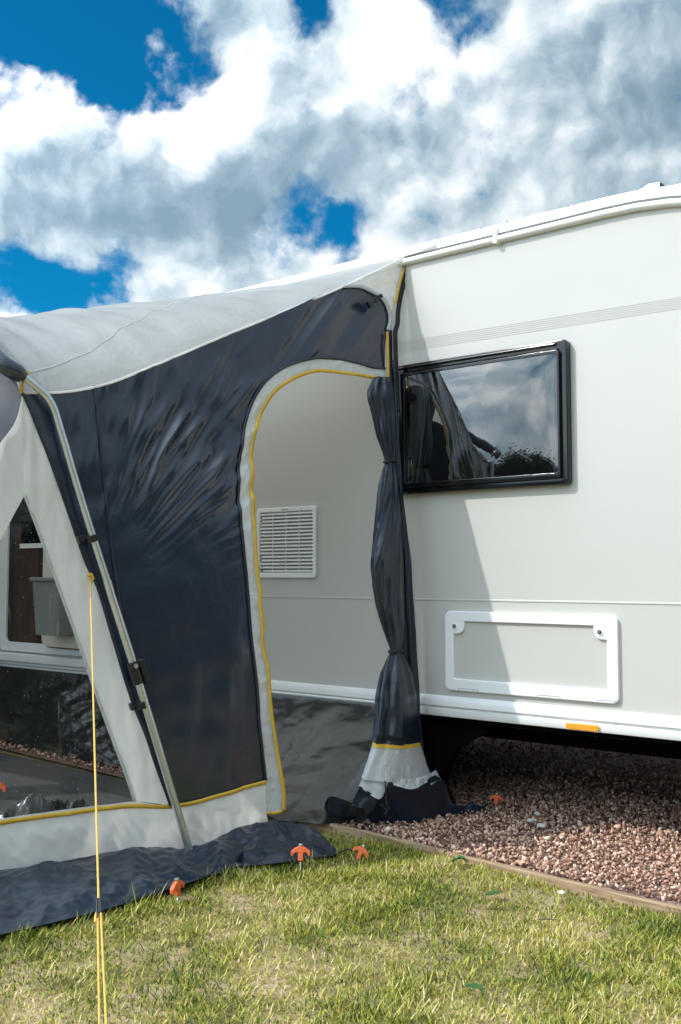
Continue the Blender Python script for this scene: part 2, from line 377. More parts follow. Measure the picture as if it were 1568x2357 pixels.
kind(b.build('gravel_pad', M['bed']), 'structure', 'pitch bed under the red stone chippings')
def ground_z(x, y):
    near = np.exp(-((x + 2)**2 + (y - 2)**2) / 16)
    return (fbm(x * 1.3, y * 1.3, 3, 4) * .012 + fbm(x * 9, y * 9, 9, 3) * .004) * near - .012

# gravel: faceted chips, thousands of them, one mass
def chips():
    base = []
    import bmesh
    for k in range(10):
        bm = bmesh.new(); r = np.random.default_rng(100 + k)
        pts = r.normal(size=(11, 3)); pts /= np.linalg.norm(pts, axis=1)[:, None]; pts *= np.array([1, .78, .55]) * r.uniform(.8, 1.1, (11, 1))
        for p in pts: bm.verts.new(p)
        res = bmesh.ops.convex_hull(bm, input=bm.verts)
        bmesh.ops.delete(bm, geom=[g for g in res['geom_interior'] if isinstance(g, bmesh.types.BMVert)], context='VERTS')
        bmesh.ops.triangulate(bm, faces=bm.faces); bm.verts.index_update()
        base.append((np.array([v.co[:] for v in bm.verts]), np.array([[v.index for v in f.verts] for f in bm.faces]))); bm.free()
    VS = []; FS = []; n0 = 0
    zones = [(-3.4, .7, 3.08, 4.4, 6400, 1.0), (-3.6, 1.0, 4.4, 6.3, 1500, 1.15), (-6.2, -3.4, 3.12, 3.55, 3000, 1.0)]
    for x0, x1, y0, y1, dens, sc in zones:
        n = int((x1 - x0) * (y1 - y0) * dens)
        x = rng.uniform(x0, x1, n); y = rng.uniform(y0, y1, n)
        keep = y > edge_y(x) + .035; x = x[keep]; y = y[keep]; n = len(x)
        mound = .012 * np.maximum(0, noise(x * 1.1, y * 1.1, 5)) + .006
        z = mound + rng.uniform(-.006, .012, n)
        s = rng.gamma(6, .00132, n).clip(.0038, .019) * sc * np.where(rng.random(n) < .06, 1.35, 1)
        q = rng.normal(size=(n, 4)); q /= np.linalg.norm(q, axis=1)[:, None]
        a, bq, c, d = q.T
        Rm = np.stack([np.stack([1-2*(c*c+d*d), 2*(bq*c-a*d), 2*(bq*d+a*c)], -1), np.stack([2*(bq*c+a*d), 1-2*(bq*bq+d*d), 2*(c*d-a*bq)], -1), np.stack([2*(bq*d-a*c), 2*(c*d+a*bq), 1-2*(bq*bq+c*c)], -1)], 1)
        w = rng.integers(0, len(base), n)
        for k, (bv, bf) in enumerate(base):
            idx = np.where(w == k)[0]
            if not len(idx): continue
            P = np.einsum('nij,vj->nvi', Rm[idx], bv) * s[idx][:, None, None] + np.stack([x[idx], y[idx], z[idx]], -1)[:, None]
            VS.append(P.reshape(-1, 3)); FS.append((bf[None] + (np.arange(len(idx)) * len(bv))[:, None, None]).reshape(-1, 3) + n0); n0 += len(idx) * len(bv)
    o = mk('gravel', np.concatenate(VS), np.concatenate(FS), M['gravel'], None, False)
    return o
kind(chips(), 'stuff', 'reddish brown stone chippings on the caravan pitch')

# ---------------------------------------------------------------- grass
FLAP_OUT = [on_z(x, y, .01) for x, y in ((-700, 2330), (-200, 2205), (0, 2155), (140, 2122), (270, 2088), (399, 2045), (549, 1996), (643, 1985), (763, 1969), (783, 1962))]
fo = np.array([(p.y, p.x) for p in FLAP_OUT]); fo = fo[np.argsort(fo[:, 0])]
def grass():
    x0, x1, y0, y1 = -3.3, 1.6, .25, 3.12
    n = 600000
    x = rng.uniform(x0, x1, n); y = rng.uniform(y0, y1, n)
    ey = edge_y(x); cov = fbm(x * 1.7, y * 1.7, 21, 4) + .45 * noise(x * 9, y * 9, 8)
    pr = np.clip(.74 + 1.0 * cov, .34, 1)
    for cx_, cy_, r_ in ((-1.72, 2.05, .16), (-1.62, 1.72, .2), (-2.05, 1.83, .14), (-1.25, 2.75, .13), (-1.5, 2.82, .12), (-2.18, 2.3, .1), (-1.35, 1.5, .12)):
        dd = (x - cx_)**2 + ((y - cy_) * .8)**2; pr *= 1 - .62 * np.exp(-dd / r_**2 * 1.4)
    near_edge = np.exp(-np.maximum(0, ey - y) / .05); pr *= 1 - .6 * near_edge
    flapx = np.interp(y, fo[:, 0], fo[:, 1])
    okx = (x > flapx - .012) | (y > 2.81) & (x > -2.63 + (3.1 - y) * .25)
    keep = (rng.random(n) < pr) & (y < ey - .002) & okx
    # only where the photograph's field (and a good step round it) can see
    dep = x * F2.x + y * F2.y; lat = x * R2.x + y * R2.y
    keep &= (dep > 1.55) & (np.abs(lat) < dep * .34 + .55)
    x, y = x[keep], y[keep]; n = len(x); z = ground_z(x, y) - .002
    fl = np.interp(y, fo[:, 0], fo[:, 1]); tall = np.exp(-np.abs(x - fl) / .03) * .8
    tuft = np.clip(.5 + fbm(x * 6, y * 6, 31, 3), .2, 1.3)
    Lh = rng.gamma(4.0, .0054, n).clip(.008, .07) * (.50 + .62 * tuft) * (1 + .5 * tall)
    ang = rng.uniform(0, 2 * np.pi, n); lay = rng.beta(2.6, 1.0, n) * 1.55      # many blades lie nearly flat
    bend = rng.uniform(.1, .8, n); w = rng.uniform(.0008, .0022, n)
    dx, dy = np.cos(ang), np.sin(ang); px_, py_ = -dy, dx
    tw = rng.uniform(-.6, .6, n); px_, py_ = px_ * np.cos(tw) - py_ * np.sin(tw), px_ * np.sin(tw) + py_ * np.cos(tw)
    P = []; cur = np.stack([x, y, z], 1); K = 4; a = lay * .6
    for k in range(K):
        ww = w * (1, .95, .7, .06)[k]
        side = np.stack([px_ * ww, py_ * ww, 0 * ww], 1)
        P += [cur - side, cur + side]
        a2 = np.clip(a + bend * k / K, 0, 1.62)
        st = Lh / (K - 1); cur = cur + np.stack([dx * np.sin(a2) * st, dy * np.sin(a2) * st, np.cos(a2) * st], 1)
        cur[:, 2] = np.maximum(cur[:, 2], z + .003 + .004 * k)
    P = np.stack(P, 1); f = np.array([[0, 1, 3, 2], [2, 3, 5, 4], [4, 5, 7, 6]])
    F = (f[None] + (np.arange(n) * 8)[:, None, None]).reshape(-1, 4)
    return mk('grass', P.reshape(-1, 3), F, M['grass'], None, True)
kind(grass(), 'stuff', 'short patchy yellow green grass')

# timber edging boards
def board(name, xa, xb, label, dz=0):
    r = np.random.default_rng(int(abs(xa) * 100)); xs = np.linspace(xa, xb, 28); v = []; f = []
    prof = [(-.0, -.03), (-.0, .021), (.003, .024), (.021, .024), (.024, .021), (.024, -.03)]
    for x in xs:
        wob = .003 * math.sin(x * 7) + r.normal() * .0006
        for py_, pz in prof: v.append((x, edge_y(x) + py_ - .004 + wob, pz + dz + r.normal() * .0007))
    k = len(prof)
    for i in range(len(xs) - 1):
        for j in range(k - 1): a = i * k + j; f.append((a, a + k, a + k + 1, a + 1))
    f.append(tuple(range(k))[::-1]); f.append(tuple((len(xs) - 1) * k + j for j in range(k)))
    o = mk(name, v, f, M['timber'], None, False)
    tag(o, label, 'timber edging', 'timber boards edging the gravel')
board('edging_board', -2.72, -1.985, 'weathered timber edging board between the grass and the gravel, running under the black awning flap', -.006)
board('edging_board', -1.98, .9, 'long pale timber edging board between the sunlit lawn and red gravel', -.010)

# ================================================================ CARAVAN
van = thing('caravan', 'white and pale grey touring caravan with black framed window and wall hatches', 'caravan', (-3, WALL, 0))
def roof_z(x):
    x = np.asarray(x, float); d = np.maximum(0, x + 1.52); return 2.385 - .30 * d**2 - np.where(x > -.75, 1.3 * (x + .75)**2, 0)
xs = np.r_[-8.6, np.linspace(-8.5, -1.6, 30), np.linspace(-1.5, -.15, 40)]
top = [(x, float(roof_z(x))) for x in xs]
right = [(-.06, 1.25), (-.03, .9), (-.05, .5)]
outline = top + [(-.08, 1.45)] + right + [(-8.6, .5)]
b = MB(); b.prism([(x, WALL, z) for x, z in outline], (0, 2.2, 0))
o = b.build('side_wall', M['body'], van)
o.data.polygons.foreach_set('use_smooth', [False] * len(o.data.polygons))
def sweep_x(name, prof, m, xa, xb, follow=True, n=70, bev=0, par=van):
    """prof = (y offset towards the camera, z offset) closed profile carried along the wall"""
    X = np.linspace(xa, xb, n); v = []; f = []; k = len(prof)
    for x in X:
        zz = float(roof_z(x)) if follow else 0
        for yo, zo in prof: v.append((x, WALL - yo, zz + zo))
    for i in range(n - 1):
        for j in range(k): a = i * k + j; c = i * k + (j + 1) % k; f.append((a, a + k, c + k, c))
    f.append(tuple(range(k))); f.append(tuple(reversed([(n - 1) * k + j for j in range(k)])))
    B = MB(); B.v = v; B.f = f; return B.build(name, m, par, True)
arcp = lambda cy, cz, r, a0, a1, n=8: [(cy + r * math.cos(math.radians(a0 + (a1 - a0) * i / n)), cz + r * math.sin(math.radians(a0 + (a1 - a0) * i / n))) for i in range(n + 1)]
# awning rail: rounded bead below, flat flange with roof edge above
sweep_x('awning_rail', [(-.002, -.030), (.010, -.030)] + arcp(.014, -.016, .014, -90, 90, 8) + [(.010, .002), (-.002, .002)], M['rail'], -8.55, -.2)
sweep_x('rail_insert', [(-.002, .002), (.016, .002), (.016, .0065), (-.002, .0065)], M['line'], -8.55, -.2)
sweep_x('roof_edge', [(-.05, .0065), (.020, .0065), (.022, .030), (.012, .047), (-.05, .056)], M['rail'], -8.55, -.2)
B = MB()
for px_ in (1139,): 
    p = on_y(px_, 545, WALL - .03); B.box((p.x - .010, WALL - .031, 2.349), (p.x + .010, WALL + .01, 2.412))
B.build('rail_joint', M['rail'], van, bevel=.003)
# small dark screw heads and roof fairing with a black gap seal
for px_, py_ in ((1107, 519), (1167, 505), (1308, 466)):
    p = on_y(px_, py_, WALL - .018); p.z = float(roof_z(p.x)) + .046; B = MB(); B.obox(p, V((.002, 0, 0)), V((0, .002, 0)), V((0, 0, .0018))); B.build('screw_cap', M['black'], van)
q0 = on_y(1466, 430, WALL + .02); q1 = on_y(1524, 420, WALL + .02)
B = MB(); B.v = []; 
B.prism([(q0.x, WALL + .01, 2.432), (q1.x, WALL + .01, 2.412), (q1.x, WALL + .01, 2.447), ((q0.x + q1.x) / 2, WALL + .01, 2.452)], (0, .5, 0)); B.build('roof_fairing', M['rail'], van, bevel=.004)
B = MB(); B.box((q1.x + .002, WALL - .012, 2.395), (q1.x + .008, WALL + .4, 2.437)); B.build('roof_seal', M['black'], van, bevel=.003)
B = MB(); B.box((q1.x + .013, WALL + .005, 2.36), (q1.x + .16, WALL + .5, 2.424)); B.build('roof_panel', M['rail'], van, bevel=.01)
# horizontal panel joint
sweep_x('panel_joint', [(-.001, .8975), (.0022, .8975), (.003, .9005), (.0012, .905), (-.001, .905)], M['body'], -8.5, -.06, False, 3)
# lower trim
ZT, ZM, ZB = .505, .455, .421
sweep_x('floor_trim', [(-.05, ZB + .002), (-.05, ZT), (.004, ZT), (.012, ZT - .008), (.015, ZT - .024), (.015, ZM + .010), (.009, ZM + .003), (.004, ZM + .002), (.004, ZM - .001), (.011, ZM - .003), (.011, ZB + .004), (.008, ZB)], M['trim'], -8.55, -.06, False, 3)
p = on_y(983, 1630, WALL - .012); B = MB(); B.box((p.x - .001, WALL - .0125, ZB + .001), (p.x + .001, WALL - .0105, ZM - .003)); B.build('trim_joint', M['line'], van)
# pinstripes
t0, t1 = on_y(1007, 774), on_y(1568, 684); u0, u1 = on_y(1007, 797), on_y(1568, 709)
for i in range(6):
    k = i / 5; a = t0.lerp(u0, k); c = t1.lerp(u1, k); d = (c - a).normalized(); a = a - d * .9; c = c + d * 1.0
    B = MB(); h = .0010
    B.v = [(a.x, WALL - .0012, a.z - h), (c.x, WALL - .0012, c.z - h), (c.x, WALL - .0012, c.z + h), (a.x, WALL - .0012, a.z + h)]; B.f = [(0, 1, 2, 3)]
    B.build('pinstripe', M['stripe'], van)
# rounded rectangles on the wall
def rrect(x0, z0, x1, z1, r, n=6):
    P = []
    for cx_, cz_, a in ((x1 - r, z1 - r, 0), (x0 + r, z1 - r, 90), (x0 + r, z0 + r, 180), (x1 - r, z0 + r, 270)):
        for i in range(n + 1): t = math.radians(a + 90 * i / n); P.append((cx_ + r * math.cos(t), cz_ + r * math.sin(t)))
    return P
def ring(name, o_, i_, ylev, m, par, bev=.004):
    """frame: matching outer/inner outlines; ylev = (base, face) distance in front of the wall"""
    n = len(o_); B = MB(); y0, y1 = WALL - ylev[0], WALL - ylev[1]
    B.v = [(x, y0, z) for x, z in o_] + [(x, y1, z) for x, z in o_] + [(x, y1, z) for x, z in i_] + [(x, y0, z) for x, z in i_]
    for k in range(n):
        j = (k + 1) % n
        B.f += [(k, j, n + j, n + k), (n + k, n + j, 2 * n + j, 2 * n + k), (2 * n + k, 2 * n + j, 3 * n + j, 3 * n + k)]
    return B.build(name, m, par, bevel=bev, seg=3)
def plate(name, o_, y, m, par, back=None):
    B = MB(); B.prism([(x, WALL - y, z) for x, z in o_], (0, back if back else .002, 0)); return B.build(name, m, par)
# ---- window
wy = .034
A_ = on_y(1304, 779, WALL - wy); D_ = on_y(1309, 1114, WALL - wy); wl = on_y(912, 1000, WALL - wy).x
wx1 = (A_.x + D_.x) / 2; wz1 = A_.z; wz0 = D_.z; wx0 = wl
win = MB(); fr = ring('window', rrect(wx0, wz0, wx1, wz1, .017), rrect(wx0 + .030, wz0 + .026, wx1 - .030, wz1 - .036, .015), (0, wy), M['gloss'], van, .006)
plate('window_shade_plate', rrect(wx0 + .001, wz0 + .001, wx1 - .001, wz1 - .001, .028), .004, M['dark_in'], fr, .003)  # flat dark backing stands for the unlit room behind the pane
B = MB(); B.tube([(wx0 + .02, WALL - wy - .004, wz1 - .016), (wx1 - .045, WALL - wy - .004, wz1 - .016)], .006, 10); B.build('top_hinge', M['gloss'], fr, True)
pz1 = on_y(1286, 803, WALL - .05).z; px1 = on_y(1287, 900, WALL - .05).x; pz0 = on_y(1287, 1100, WALL - .05).z
ring('pane_frame', rrect(wx0 + .022, pz0, px1, pz1, .012), rrect(wx0 + .055, pz0 + .022, px1 - .010, pz1 - .016, .018), (.030, .049), M['gloss'], fr, .004)
ng, mg = 30, 18
gx = np.linspace(wx0 + .05, px1 - .006, ng); gz = np.linspace(pz0 + .010, pz1 - .010, mg)
GX, GZ = np.meshgrid(gx, gz, indexing='ij'); uu = (GX - gx[0]) / (gx[-1] - gx[0]) * 2 - 1; ww = (GZ - gz[0]) / (gz[-1] - gz[0]) * 2 - 1
GY = WALL - .0475 - .0022 * (1 - uu**4) * (1 - ww**4) - .0003 * noise(GX * 5, GZ * 5, 4)
mk('pane', np.stack([GX, GY, GZ], -1).reshape(-1, 3), gridfaces(ng, mg), M['acrylic'], fr)
# what is behind the acrylic: blind cassette, side curtains, catches and stays
yb = WALL - .006
cx0 = on_y(948, 950, yb).x; cx1 = on_y(968, 950, yb).x; cx2 = on_y(945, 1010, yb).x; cx3 = on_y(942, 1080, yb).x
zt = wz1 - .075; zb_ = wz0 + .05
def cur(name, xa0, xa1, xb0, xb1, m, s):
    n = 40; P = []
    for i in range(n):
        u = i / (n - 1)
        for k in range(12):
            w = k / 11; P.append((xa0 * (1 - w) + xb0 * w + u * ((xa1 - xa0) * (1 - w) + (xb1 - xb0) * w), WALL - .014 - .008 * math.sin(u * s) * (1 - .4 * w), zt * (1 - w) + zb_ * w))
    mk(name, P, [tuple(int(i) for i in q) for q in gridfaces(n, 12)], m, fr)
xl = wx0 + .065
cur('pale_curtain', xl, xl + .10, xl - .02, xl + .035, M['curtain_pale'], 16)
cur('tweed_curtain', xl + .075, xl + .115, xl + .018, xl + .06, M['curtain_dark'], 9)
cur('pale_curtain', px1 - .075, px1 - .035, px1 - .045, px1 - .03, M['curtain_pale'], 9)
B = MB(); B.box((xl - .01, WALL - .03, zt - .005), (px1 - .04, WALL - .006, zt + .022)); B.build('blind_cassette', M['curtain_dark'], fr, bevel=.004)
B = MB(); hx = xl - .012; pts = []
for i in range(340):
    a = i * .55; pts.append((hx - .004 * (i / 340) * 3 + .0032 * math.cos(a), WALL - .036 + .0032 * math.sin(a), zt - .09 - i / 340 * .215))
B.tube(pts, .0011, 5); B.build('threaded_stay', M['alu'], fr, True)
B = MB(); B.box((hx - .02, WALL - .044, zt - .085), (hx + .045, WALL - .02, zt - .055)); B.box((hx - .002, WALL - .045, zt - .095), (hx + .018, WALL - .02, zt - .035)); B.build('window_catch', M['black'], fr, bevel=.004)
B = MB(); B.tube([(hx + .012, WALL - .04, zb_ + .105), (hx + .034, WALL - .045, zb_ + .095), (hx + .038, WALL - .045, zb_ + .03), (hx + .02, WALL - .04, zb_ + .012)], .0075, 8); B.build('window_catch', M['gloss'], fr, True)
B = MB(); B.tube([on_y(1151, 1041, WALL - .038), on_y(1151, 1041, WALL - .02)], .011, 16); B.build('window_catch', M['black'], fr, True)
# ---- service hatch
hy = .016
tl = on_y(1023, 1404, WALL - hy); tr = on_y(1421, 1419, WALL - hy); br = on_y(1425, 1622, WALL - hy); bl = on_y(1025, 1588, WALL - hy)
hx0, hx1 = (tl.x + bl.x) / 2, (tr.x + br.x) / 2; hz1, hz0 = (tl.z + tr.z) / 2, (bl.z + br.z) / 2
il = on_y(1044, 1500, WALL - hy).x; ir = on_y(1397, 1520, WALL - hy).x; it = on_y(1200, 1435, WALL - hy).z; ib = on_y(1200, 1574, WALL - hy).z
o_ = rrect(hx0, hz0, hx1, hz1, .026, 6)
cs = .052   # corner blocks for the locks reach into the opening
def inner():
    P = []
    # right top corner block, left top corner block, then square bottom corners (28 points like the outer ring)
    P += [(ir, it - cs), (ir - .2 * cs, it - cs), (ir - .55 * cs, it - cs * .97), (ir - .85 * cs, it - cs * .8), (ir - cs * .97, it - .5 * cs), (ir - cs, it - .2 * cs), (ir - cs, it)]
    P += [(il + cs, it), (il + cs, it - .2 * cs), (il + cs * .97, it - .5 * cs), (il + .85 * cs, it - cs * .8), (il + .55 * cs, it - .97 * cs), (il + .2 * cs, it - cs), (il, it - cs)]
    P += [(il + .004 * (1 - math.cos(i * math.pi / 12)), ib + .004 * (1 - math.sin(i * math.pi / 12))) for i in range(7)]
    P += [(ir - .004 * (1 - math.sin(i * math.pi / 12)), ib + .004 * (1 - math.cos(i * math.pi / 12))) for i in range(7)]
    return P
ht = ring('service_hatch', o_, inner(), (0, hy), M['trim'], van, .005)
plate('hatch_panel', [(hx0 + .02, hz0 + .02), (hx1 - .02, hz0 + .02), (hx1 - .02, hz1 - .02), (hx0 + .02, hz1 - .02)], .0035, M['body'], ht, .003)
for px_, py_ in ((1047, 1441), (1381, 1455)):
    p = on_y(px_, py_, WALL - hy)
    B = MB(); B.tube([(p.x, WALL - hy - .0035, p.z), (p.x, WALL - hy + .004, p.z)], .0115, 24); lk = B.build('hatch_lock', M['trim'], ht, True)
    B = MB(); B.tube([(p.x, WALL - hy - .005, p.z), (p.x, WALL - hy, p.z)], .0078, 20); B.build('lock_barrel', M['black'], ht, True)
    B = MB(); B.box((p.x - .0016, WALL - hy - .0062, p.z - .004), (p.x + .0016, WALL - hy - .004, p.z + .004)); B.build('key_slot', M['steel'], ht)
for a, c in (((1055, 1585), (1102, 1589)), ((1238, 1603), (1290, 1610)), ((1440 - 21, 1619), (1376, 1615))):
    if a[0] > c[0]: a, c = c, a
    p, q = on_y(*a, WALL - hy), on_y(*c, WALL - hy)
    B = MB(); B.box((p.x, WALL - hy - .0012, hz0 + .0105), (q.x, WALL - hy + .001, hz0 + .012)); B.box((p.x, WALL - hy - .0012, hz0 + .003), (p.x + .0012, WALL - hy + .001, hz0 + .0105)); B.box((q.x - .0012, WALL - hy - .0012, hz0 + .003), (q.x, WALL - hy + .001, hz0 + .0105))
    B.build('hinge_notch', M['line'], ht)
# ---- fridge vent
vy = .012
p0 = on_y(588, 1170, WALL - vy); p1 = on_y(727, 1331, WALL - vy); p2 = on_y(727, 1165, WALL - vy); p3 = on_y(594, 1330, WALL - vy)
vx0 = (p0.x + p3.x) / 2 - .004; vx1 = p1.x; vz1 = (p0.z + p2.z) / 2; vz0 = (p1.z + p3.z) / 2
bw = .022
ve = ring('wall_vent', rrect(vx0, vz0, vx1, vz1, .016, 5), rrect(vx0 + bw, vz0 + bw * 1.15, vx1 - bw, vz1 - bw * .95, .003, 5), (0, vy), M['trim'], van, .004)
plate('vent_back', [(vx0 + .01, vz0 + .01), (vx1 - .01, vz0 + .01), (vx1 - .01, vz1 - .01), (vx0 + .01, vz1 - .01)], .0025, M['ventin'], ve, .002)
ns = 17; za, zb2 = vz0 + bw * 1.15, vz1 - bw * .95
for i in range(ns):
    z = za + (zb2 - za) * (i + .5) / ns
    short = .010 if i in (3, 4, 14, 15) else 0
    B = MB(); xa = vx0 + bw + .004 + short; xb = vx1 - bw
    B.v = [(xa, WALL - .0035, z + .0045), (xb, WALL - .0035, z + .0045), (xb, WALL - .0115, z - .002), (xa, WALL - .0115, z - .002), (xa, WALL - .0035, z + .0028), (xb, WALL - .0035, z + .0028), (xb, WALL - .0108, z - .0052), (xa, WALL - .0108, z - .0052)]
    B.f = [(0, 1, 2, 3), (3, 2, 6, 7), (7, 6, 5, 4), (0, 3, 7, 4), (1, 5, 6, 2), (0, 4, 5, 1)]; B.build('louvre', M['trim'], ve)
for k in (.25, .5, .75):
    xx = vx0 + bw + (vx1 - vx0 - 2 * bw) * k; B = MB(); B.box((xx - .0012, WALL - .0095, za), (xx + .0012, WALL - .003, zb2)); B.build('vent_rib', M['trim'], ve)
for zz in (zb2 - .035, zb2 - .048, za + .045, za + .030):
    B = MB(); B.box((vx0 + bw + .001, WALL - .013, zz - .004), (vx0 + bw + .009, WALL - .006, zz + .004)); B.build('vent_clip', M['trim'], ve, bevel=.001)
fc = bpy.data.curves.new('vent_lettering', 'FONT'); fc.body = 'DOMETIC'; fc.size = .0095; fc.extrude = .0002; fc.align_x = 'CENTER'
ft = bpy.data.objects.new('lettering_source', fc); C.objects.link(ft); bpy.context.view_layer.update()
me_ = bpy.data.meshes.new_from_object(ft.evaluated_get(bpy.context.evaluated_depsgraph_get())); bpy.data.objects.remove(ft)
ft = bpy.data.objects.new('vent_lettering', me_); C.objects.link(ft); me_.materials.clear(); me_.materials.append(M['black']); ft.parent = ve
pt = on_y(655, 1172, WALL - vy); ft.location = V((pt.x, WALL - vy - .0006, vz1 - .0135)) - wloc(ve); ft.rotation_euler = (math.pi / 2, 0, 0)
B = MB(); B.box((vx0 + bw + .012, WALL - .0125, za + .006), (vx0 + bw + .024, WALL - .011, za + .012)); B.build('vent_tab', M['black'], ve)
# ---- amber side marker
p = on_y(1302, 1658, WALL - .02); q = on_y(1378, 1671, WALL - .02); zc = (ZM + ZB) / 2 - .002
xm0, xm1 = p.x, q.x; P = rrect(xm0, zc - .0125, xm1, zc + .0125, .009, 4)
B = MB(); B.prism([(x, WALL - .011, z) for x, z in P], (0, -.011, 0)); B.build('marker_lamp', M['amber'], van, bevel=.003)
P = rrect(xm0 - .004, zc - .0155, xm1 + .004, zc + .0155, .01, 4); B = MB(); B.prism([(x, WALL - .0105, z) for x, z in P], (0, -.003, 0)); B.build('marker_base', M['trim'], van, bevel=.001)
# ---- underside
B = MB(); B.box((-8.5, WALL + .02, .40), (-.1, WALL + 2.15, .495)); B.build('floor', M['under'], van)
B = MB(); B.box((-8.5, WALL + .38, .285), (-.15, WALL + .44, .41)); B.build('chassis_rail', M['under'], van)
B = MB(); B.box((-8.5, WALL + 1.7, .17), (-.15, WALL + 1.76, .41)); B.build('chassis_rail', M['under'], van)
p = on_y(1001, 1652, WALL + .2); B = MB(); B.box((p.x, WALL + .2, .368), (-1.55, WALL + .24, .418)); B.build('chassis_bracket', M['galv'], van, bevel=.006)
wc = V((-2.78, WALL + .17, .315))
B = MB(); ty = [(.20, .0), (.275, .0), (.305, .012), (.315, .03), (.318, .09), (.315, .15), (.305, .168), (.275, .18), (.20, .18)]
n = 48
for i in range(n):
    a = 2 * math.pi * i / n
    for r_, yy in ty: B.v.append((wc.x + r_ * math.cos(a), wc.y + yy - .02, wc.z + r_ * math.sin(a)))
k = len(ty)
for i in range(n):
    for j in range(k - 1): B.f.append((i * k + j, ((i + 1) % n) * k + j, ((i + 1) % n) * k + j + 1, i * k + j + 1))
whl = B.build('wheel', M['rubber'], van, True)
B = MB(); B.tube([wc + V((0, .03, 0)), wc + V((0, .12, 0))], .205, 36); B.build('rim', M['steel'], whl, True)
mg = [on_y(x, y, WALL + .06) for x, y in ((900, 1630), (1113, 1646), (1116, 1690), (1085, 1702), (1050, 1722), (1026, 1765), (1010, 1800), (1024, 1830), (1042, 1872), (900, 1868))]
B = MB(); B.prism(mg, (0, .05, 0)); B.build('wheel_arch_shade', M['under'], van)  # black plate cut to the dark area: wheel arch and its shadow
# ---- doorway seen through the awning window: dark plate for the opening, frame, step, opened lower door with bin
dz0, dz1 = on_y(50, 1482).z, 2.15
dxr = on_y(150, 1400).x; dxl = on_y(22, 1300).x
B = MB(); B.box((dxl, WALL - .004, dz0 + .01), (dxr + .1, WALL - .002, dz1)); B.build('door_shade_plate', M['dark_in'], van)  # no hole in the wall: flat dark plate stands for the unlit interior
B = MB(); p = on_y(34, 1380); q = on_y(98, 1225); B.box((p.x, WALL - .007, dz0 + .01), (q.x - .02, WALL - .0045, 1.30)); B.build('cupboard_front', M['wood_dark'], van)
B = MB(); p = on_y(52, 1245); q = on_y(112, 1264); B.box((p.x, WALL - .011, 1.18), (q.x, WALL - .0075, 1.33)); B.build('hob_front', M['gloss'], van)
B = MB(); p = on_y(50, 1258); B.box((p.x, WALL - .014, p.z - .012), (p.x + .30, WALL - .0115, p.z + .016)); B.build('worktop_edge', M['trim'], van)
ring('door_frame', rrect(dxl - .10, dz0 - .045, dxr + .25, dz1 + .06, .09, 6), rrect(dxl, dz0 + .01, dxr + .10, dz1, .03, 6), (0, .02), M['trim'], van, .006)
B = MB(); p = on_y(8, 1520); q = on_y(228, 1530); B.box((p.x - .5, WALL - .05, dz0 - .105), (q.x, WALL - .001, dz0 - .055)); B.build('door_step', M['trim'], van, bevel=.008)
dy = WALL - .075; p = on_y(98, 1300, dy); q0 = on_y(125, 1490, dy); dx1 = p.x + .62
P = rrect(p.x, q0.z, dx1, 1.42, .05, 6)
B = MB(); B.prism([(x, dy, z) for x, z in P], (0, .035, 0)); dr = B.build('lower_door', M['cream'], van, bevel=.004)
ring('door_seal', rrect(p.x - .006, q0.z - .006, dx1 + .006, 1.426, .056, 6), rrect(p.x + .002, q0.z + .002, dx1 - .002, 1.418, .05, 6), (.04, .06), M['rubber'], dr, 0)
by = dy - .15; a = on_y(70, 1338, by); c = on_y(82, 1462, by); x2 = a.x + .25
B = MB()
def binbox(z, s, d): return [(a.x + s, dy - .002, z), (a.x + s + .005, by + d + .02, z), (a.x + s + .02, by + d, z), (x2 - s - .015, by + d, z), (x2 - s, by + d + .015, z), (x2 - s, dy - .002, z)]
lo, hi = binbox(c.z, .018, .015), binbox(a.z, 0, 0)
B.v = lo + hi; B.f = [tuple(reversed(range(6))), tuple(range(6, 12))] + [(i, (i + 1) % 6, 6 + (i + 1) % 6, 6 + i) for i in range(6)]
bn = B.build('door_bin', M['bin'], dr, bevel=.004)
B = MB(); hi2 = binbox(a.z, -.012, -.012); B.prism(hi2, (0, 0, .022)); B.build('bin_lid', M['bin'], dr, bevel=.005)
